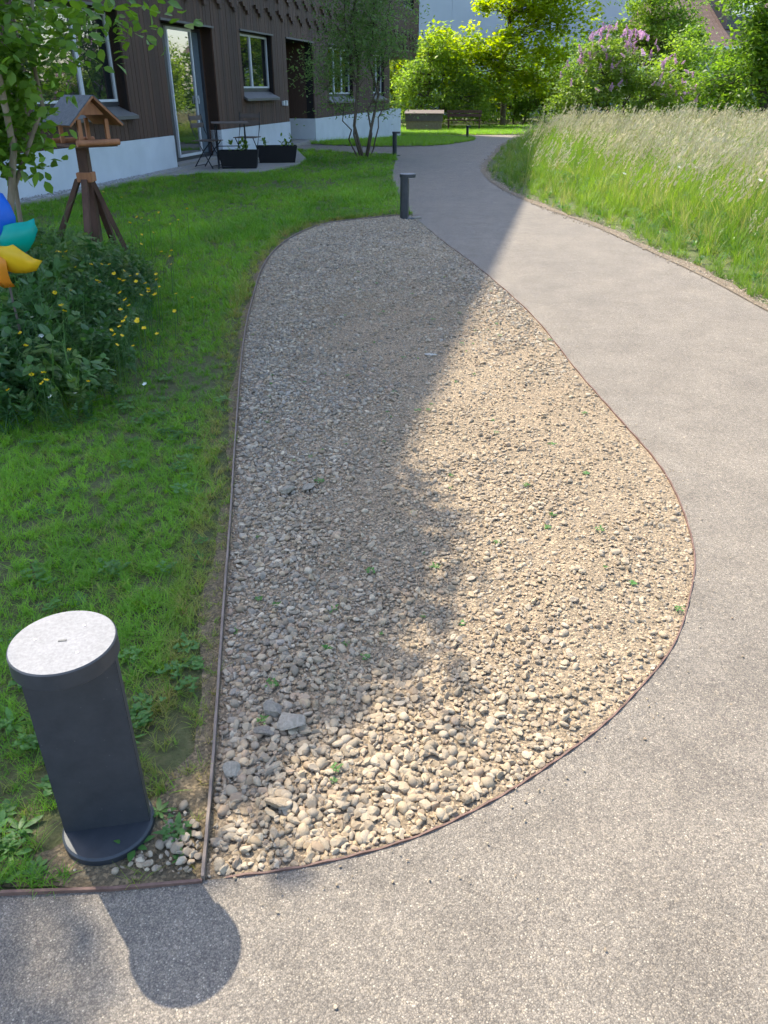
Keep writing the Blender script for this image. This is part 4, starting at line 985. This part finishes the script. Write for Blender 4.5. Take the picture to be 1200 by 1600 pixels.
def tree(name, label, base, stems, lobes, nclump, nleaf, size, mleaf, mbark, seed, clump_r=.3, n_seg=1, group=None, cat='tree', shell=.55, trunk_r=.1, aspect=.6, branch_r=.012, flat=.55):
    rr = random.Random(seed); r = np.random.default_rng(seed)
    root = empty(name, base); tag(root, label, cat, group)
    vol = np.array([l[1][0] * l[1][1] * l[1][2] for l in lobes]) ** .75; vol /= vol.sum()
    cl = []
    for i in r.choice(len(lobes), nclump, p=vol):
        c, rad = lobes[i][:2]; v = r.normal(0, 1, 3); v /= np.linalg.norm(v); q = (shell + (1 - shell) * r.random()) ** 1 if r.random() < .75 else r.random() ** .4 * shell
        cl.append(np.array(c) + v * np.array(rad) * q)
    cl = np.array(cl)
    B = []; anchors = []
    for (b0, top, r0) in stems:
        pts, rad = wiggle(b0, top, r0, r0 * .25, 8, .025, rr); B.append((pts, rad)); anchors += [(p, q) for p, q in zip(pts[2:], rad[2:])]
    tr = tubes_np(B, 9).build('trunk', mbark, root, True)
    B = []
    for c in cl[: min(len(cl), 150)]:
        c = Vector(c); p, q = min(anchors, key=lambda a: (a[0] - c).length + (2.0 if a[0].z > c.z - .05 else 0)); B.append(wiggle(p, c, min(q * .5, branch_r * 2.2), branch_r * .25, 4, .06, rr))
    if B: tubes_np(B, 5).build('branches', mbark, root, True)
    per = r.multinomial(nleaf, r.dirichlet(np.full(len(cl), 3.0)))
    ct = r.normal(.5, .2, len(cl)); C = []; T = []
    for c, k, t0 in zip(cl, per, ct):
        C.append(c + np.clip(r.normal(0, 1, (k, 3)), -1.7, 1.7) * clump_r * np.array([1, 1, .62]) * r.uniform(.6, 1.25)); T.append(np.full(k, t0))
    leaves('crown', np.concatenate(C), None, mleaf, size, np.concatenate(T), root, n_seg, aspect=aspect, flat=flat)
    return root

# the near garden tree at the left edge: lower boughs in view, tall crown above the frame shading the lawn
tree('garden_tree', 'leafy young garden tree at the left edge behind the pinwheel', (-2.6, 5.3, 0),
     [((0, 0, -.05), (-.25, -.5, 4.6), .045), ((.03, -.02, -.05), (1.0, -.3, 3.4), .026), ((.1, .05, -.05), (.8, .1, 2.9), .018), ((-.1, .05, -.05), (-.7, .1, 4.2), .035), ((.02, .1, 0), (-1.3, -1.2, 5.8), .04)],
     [((.78, -.0, 1.66), (.44, .4, .30)), ((.1, 0, 1.6), (.4, .4, .4)), ((.22, -.05, 1.08), (.24, .25, .22)), ((.05, .1, 1.3), (.36, .3, .26)), ((-.1, -.6, 3.3), (1.2, 1.1, .9)), *[((-.06, -1.0, 4.1), (.75, .80, .5)), ((-.04, -1.1, 3.9), (.65, .66, .4)), ((-.06, -.75, 4.3), (.65, .6, .4))] * 4, ((-.9, .1, 3.4), (.9, .9, .9)), *[((-1.30, -1.28, 6.1), (.34, .32, .3))] * 8, ((-.5, -.3, 2.4), (1.1, .9, .6))],
     520, 52000, .075, M['leafA'], M['barkpale'], 11, .17, 2, aspect=.62, branch_r=.008)
tree('young_tree', 'slender multi stemmed young tree on the lawn before the house', (-.45, 18.4, 0),
     [((0, 0, -.05), (-.15, 0, 4.6), .036), ((.06, .05, -.05), (.25, .1, 4.4), .034), ((-.05, 0, -.05), (-.55, -.1, 3.4), .024), ((.08, -.05, -.05), (.6, 0, 3.1), .022), ((.12, .05, -.05), (.6, .3, 1.4), .02), ((-.1, .05, -.05), (-.75, .2, 1.3), .02)],
     [((-.1, 0, 2.1), (.95, .8, .75)), ((-.15, 0, 3.2), (1.0, .9, .9)), ((.5, 0, 2.6), (.7, .7, .8)), ((.0, 0, 4.4), (.9, .8, .8)), ((-.75, 0, 1.7), (.4, .4, .4)), ((.45, .1, 1.0), (.42, .4, .28)), ((-.6, .1, 1.0), (.35, .3, .2))],
     340, 15500, .08, M['leafYoung'], M['bark'], 12, .30, 1, aspect=.42, trunk_r=.06)
MB_ = -.5
tree('maple_tree', 'bright yellow green maple with dark trunk beyond the path bend', (6.3, 45.5, MB_),
     [((0, 0, -.1), (.1, .2, 9.2), .15)],
     [((-2.0, -1.2, 2.3), (1.9, 1.3, .7)), ((-2.6, -.6, 3.7), (1.9, 1.5, .8)), ((.6, -1.0, 3.4), (2.5, 1.8, 1.0)), ((.9, -.2, 5.8), (2.6, 2.2, 1.3)), ((.9, .3, 8.0), (2.5, 2, 1.4)), ((2.4, -.3, 5.0), (2.1, 1.5, 1.1)), ((1.4, -1.0, 2.0), (1.9, 1.1, .6)), ((-1.0, -.8, 1.6), (1.6, 1.0, .5))],
     420, 19000, .19, M['leafMaple'], M['bark'], 13, .32, 1, aspect=.85, trunk_r=.17, flat=.25, shell=.65)
tree('dark_shrub', 'dense dark green shrub just behind the house corner', (2.2, 44, MB_), [((0, 0, -.1), (0, 0, 3.5), .08), ((.4, 0, -.1), (1.0, 0, 3), .07)],
     [((-.6, 0, 1.6), (1.4, 1.2, 1.6)), ((1.2, 0, 1.8), (1.5, 1.2, 1.7)), ((.4, .4, 2.9), (1.6, 1.2, 1.0)), ((2.6, .2, 1.2), (1.3, 1.2, 1.3))], 150, 14000, .14, M['leafMid'], M['bark'], 14, .32, cat='shrub')
tree('sunlit_shrub', 'sunlit yellow green shrub showing under the house overhang', (.5, 47, MB_), [((0, 0, -.1), (0, 0, 3.5), .08)],
     [((0, 0, 1.8), (1.6, 1.2, 1.6)), ((.6, -.3, 3.0), (1.6, 1.2, 1.0)), ((2.4, .5, 3.4), (1.6, 1.2, .9))], 110, 12000, .15, M['leafMaple'], M['bark'], 15, .34, cat='shrub')
tree('understory_shrub', 'dark shaded shrub in the undergrowth below the maple', (7.4, 49.0, MB_), [((0, 0, -.1), (0, 0, 2.8), .07), ((.5, 0, -.1), (1.2, 0, 2.4), .06)],
     [((-1.6, 0, 1.2), (1.5, 1.0, 1.1)), ((.6, 0, 1.4), (1.7, 1.0, 1.3)), ((2.4, 0, 1.6), (1.3, 1.0, 1.5)), ((0, .5, 2.6), (2.2, 1.0, .9))], 150, 15000, .14, M['leafDark'], M['bark'], 16, .32, cat='shrub')
tree('pale_tree', 'soft pale green tree rising behind the lilac', (13.1, 44, MB_), [((0, 0, -.1), (0, 0, 6.5), .14)],
     [((0, 0, 4.4), (2.6, 2, 1.9)), ((-1.8, -.2, 3.4), (1.6, 1.4, 1.3)), ((1.6, 0, 3.6), (1.6, 1.4, 1.4)), ((-.3, 0, 6.2), (2.2, 1.8, 1.2))], 170, 20000, .15, M['leafMid'], M['bark'], 17, .38)
tree('small_bright_shrub', 'small bright green shrub between the lilac and the big tree', (12.4, 36.5, MB_), [((0, 0, -.1), (0, 0, 2.6), .06)],
     [((0, 0, 1.9), (1.0, .9, 1.3)), ((-.4, 0, 2.9), (.8, .8, .8))], 60, 6000, .13, M['leafMid'], M['bark'], 18, .26, cat='shrub')
lil = tree('lilac_bush', 'lilac bush with purple flower spikes above the tall meadow grass', (7.3, 27.2, -.2), [((0, 0, -.1), (-.8, 0, 2.4), .05), ((.1, 0, -.1), (.5, 0, 2.6), .05), ((.2, 0, -.1), (1.3, 0, 2.0), .045)],
     [((-.9, 0, 1.4), (1.0, .9, .9)), ((.0, -.2, 1.8), (1.1, .9, 1.0)), ((1.1, 0, 1.3), (1.2, .9, .9)), ((-.6, 0, 2.3), (.9, .7, .6)), ((-1.7, 0, .8), (.7, .6, .7)), ((1.9, 0, .8), (.9, .7, .7))], 190, 17000, .095, M['leafLilac'], M['bark'], 19, .20, cat='shrub')
r_ = random.Random(5); PM = []
for q in range(3):
    V = []; F = []
    for _ in range(130):
        t_ = r_.random() ** .8; a = r_.uniform(0, 6.28); rr_ = .055 * (1 - t_ * .85) * (.5 + .5 * r_.random()); leafpoly(V, F, (rr_ * math.cos(a), rr_ * math.sin(a), t_ * .2), .026, .02, r_.uniform(0, 6.28), r_.uniform(-.2, 1.2), .1, 2, 0)
    PM.append(mesh_np('flower_spike', np.array(V), np.array(F), M['lilac'], True, col=np.full((len(V), 3), .2 + .3 * q)))
for _ in range(140):
    lo = r_.choice([((-.9, 0, 1.4), (1.0, .9, .9)), ((.0, -.2, 1.8), (1.1, .9, 1.0)), ((1.1, 0, 1.3), (1.1, .9, .9)), ((-.5, 0, 2.4), (.8, .7, .6)), ((1.6, 0, .9), (.8, .7, .7)), ((-.5, 0, 2.4), (.8, .7, .6))])
    a = r_.uniform(3.3, 6.1) if r_.random() < .8 else r_.uniform(0, 6.28); e_ = r_.uniform(-.1, 1.3); v = Vector((math.cos(a) * math.cos(e_), math.sin(a) * math.cos(e_), math.sin(e_)))
    o = link('flower_spike', r_.choice(PM), lil); o.location = Vector(lo[0]) + Vector([v[i] * lo[1][i] * 1.12 for i in range(3)]); o.rotation_euler = (r_.gauss(0, .5), r_.gauss(0, .5), r_.uniform(0, 6)); o.scale = (r_.uniform(.7, 1.15),) * 3
tree('broad_tree', 'big dense dark green tree filling the upper right corner', (11.9, 27.5, -.2), [((0, 0, -.1), (0, 0, 6.5), .2), ((.3, 0, -.1), (1.8, .2, 5.5), .14)],
     [((-.4, -.2, 1.9), (2.0, 1.6, 1.3)), ((-.8, -.3, 3.4), (1.9, 1.6, 1.2)), ((1.6, -.3, 2.6), (2.2, 1.8, 2.0)), ((-.2, -.2, 4.8), (2.0, 1.6, 1.4)), ((1.8, 0, 5.0), (2.4, 2, 1.8)), ((3.6, 0, 3.4), (2.0, 1.8, 2.2)), ((0, 0, 6.6), (2.2, 1.8, 1.3)), ((-1.7, 0, 1.3), (.9, .9, .9))], 330, 40000, .15, M['leafDark'], M['bark'], 20, .33, shell=.7)
# trees right of the frame that the house windows mirror
for i, (bx, by, hh) in enumerate(((17, 21, 1.5), (18.5, 14.5, 1.7), (22, 29, 1.7), (19, 8, 1.5))):
    tree('hedge_tree', ['green tree beyond the meadow, right of the view', 'round green tree beyond the meadow further right', 'tall green tree behind the big one on the right', 'green tree standing nearest on the far side of the meadow'][i], (bx, by, 0), [((0, 0, -.1), (0, 0, 5 * hh), .16)],
         [((0, 0, 2.4 * hh), (2.8, 2.6, 2.0 * hh)), ((0, 0, 4.6 * hh), (2.4, 2.4, 1.8 * hh))], 130, 9000, .30, M['leafMid'], M['bark'], 30 + i, .55)

# far wood closing the background
r = np.random.default_rng(77); C = []; T = []
for _ in range(300):
    xx = r.uniform(-8, 34); yy = r.uniform(50, 56); hh = r.uniform(.3, 3.4 + .8 * math.sin(xx * .7)); k = 90
    C.append(np.array((xx, yy, hh - .5)) + r.normal(0, 1, (k, 3)) * np.array((.6, .6, .42))); T.append(np.full(k, r.normal(.45, .22)))
wood = leaves('far_wood', np.concatenate(C), None, M['leafDark'], .26, np.concatenate(T), None, 1, aspect=.8); tag(wood, 'dark band of undergrowth closing the view behind the trees', 'undergrowth', kind='stuff')

# ------------------------------------------------------------------ low shed and bench by the far lawn
sh = empty('storage_box', (1.93, 41.3, -.5), R(-4)); tag(sh, 'low wooden storage box with dark roof beyond the house corner', 'storage box')
for k in range(13):
    m = MB(); m.box((-.78 + k * .13, -.42, .24), (.122, .025, .40)); m.build('board', M['palewood'], sh)
for sx in (-1, 1):
    m = MB(); m.box((sx * .83, 0, .3), (.03, .84, .6)); m.build('side_panel', M['palewood'], sh)
m = MB(); m.box((0, .42, .3), (1.66, .03, .6)); m.build('back_panel', M['palewood'], sh)
m = MB(); m.box((0, -.45, .60), (1.78, .05, .34)); m.build('fascia', M['chairwood'], sh)
m = MB(); m.box((0, 0, 0), (1.86, 1.05, .04), Matrix.Rotation(R(7), 3, 'X')); o = m.build('lid', M['chairwood'], sh); o.location = (0, 0, .80)
bn = empty('garden_bench', (3.9, 42.0, -.5), R(-6)); tag(bn, 'dark wooden garden bench with backrest beside the storage box', 'bench')
for k in range(3):
    m = MB(); m.box((0, -.2 + .15 * k, .44), (1.7, .13, .04)); m.build('seat_slat', M['darkwood'], bn)
for z in (.64, .80):
    m = MB(); m.box((0, .24, z), (1.7, .04, .13)); m.build('back_slat', M['darkwood'], bn)
for sx in (-.75, .75):
    m = MB(); m.box((sx, -.18, .21), (.07, .07, .42)); m.build('leg', M['darkwood'], bn); m = MB(); m.box((sx, .28, .43), (.07, .06, .86)); m.build('leg', M['darkwood'], bn)

# ------------------------------------------------------------------ buildings far behind
pb = empty('pale_building', (9, 72, -.5), R(4)); tag(pb, 'large pale rendered building rising behind the maple', 'building')
M['render'] = noisy('pale_render', (.34, .38, .43), (.38, .42, .47), .6, .9, .1, 30, .003)
for k in range(6):
    m = MB(); m.box((-11 + k * 4.4, 0, 7), (4.385, 10, 14)); m.build('wall_panel', M['render'], pb)
m = MB(); m.box((0, 0, 14.15), (27.2, 10.8, .3)); m.build('roof', M['sill'], pb)
th = empty('tiled_house', (20.5, 58, -.5), R(20)); tag(th, 'distant house with brown tiled roof and small dormer above the shrubs', 'house')
M['tile'] = plain('clay_tile', (.20, .125, .095), .85, 0, .3, 3)
M['white'] = plain('white_render', (.62, .63, .65), .85, 0, .05)
m = MB(); m.box((0, 0, 2.0), (8, 6, 4.0)); m.build('wall', M['white'], th)
m = MB(); m.box((-.6, -3.02, 3.3), (1.7, .06, 1.3)); m.build('shutter', M['oldwood'], th)
rows = 14
tm = MB(); tm.box((0, 0, 0), (.30, .42, .03)); tme = tm.mesh('tile', M['tile'])
sl = math.atan2(3.0, 3.6)
m = MB(); m.add([(-4.5, -3.7, 4.0), (4.5, -3.7, 4.0), (4.5, 0, 7.08), (-4.5, 0, 7.08), (-4.5, 3.7, 4.0), (4.5, 3.7, 4.0), (-4.5, -3.7, 3.85), (4.5, -3.7, 3.85), (4.5, 3.7, 3.85), (-4.5, 3.7, 3.85)], [(0, 1, 2, 3), (3, 2, 5, 4), (6, 9, 8, 7), (0, 6, 7, 1), (4, 5, 8, 9), (0, 3, 4, 9, 6), (1, 7, 8, 5, 2)]); rfh = m.build('roof', M['tile'], th)
for i in range(12):
    for k in range(18):
        o = link('tile', tme, rfh); o.location = (-4.3 + k * .32 + (i % 2) * .0, -3.62 + i * .28, 4.12 + i * .233); o.rotation_euler = (sl + .06, 0, 0)
m = MB(); m.box((0, 0, -.04), (9.1, .14, .12)); o = m.build('gutter', M['white'], th); o.location = (0, -3.78, 3.98)
dm = MB(); dm.box((0, 0, 0), (2.4, 2.4, 1.9)); o = dm.build('dormer', M['darkframe'], th); o.location = (.5, -1.6, 5.9)
for sx in (-.55, .55):
    wn = empty('window'); wn.parent = th; wn.location = (.5 + sx, -2.83, 6.05)
    m = MB()
    for c, d in (((-.43, 0, 0), (.08, .05, .9)), ((.43, 0, 0), (.08, .05, .9)), ((0, 0, .41), (.78, .05, .08)), ((0, 0, -.41), (.78, .05, .08))): m.box(c, d)
    m.build('frame', M['white'], wn); m = MB(); m.box((0, .01, 0), (.78, .02, .74)); m.build('pane', M['glass'], wn)
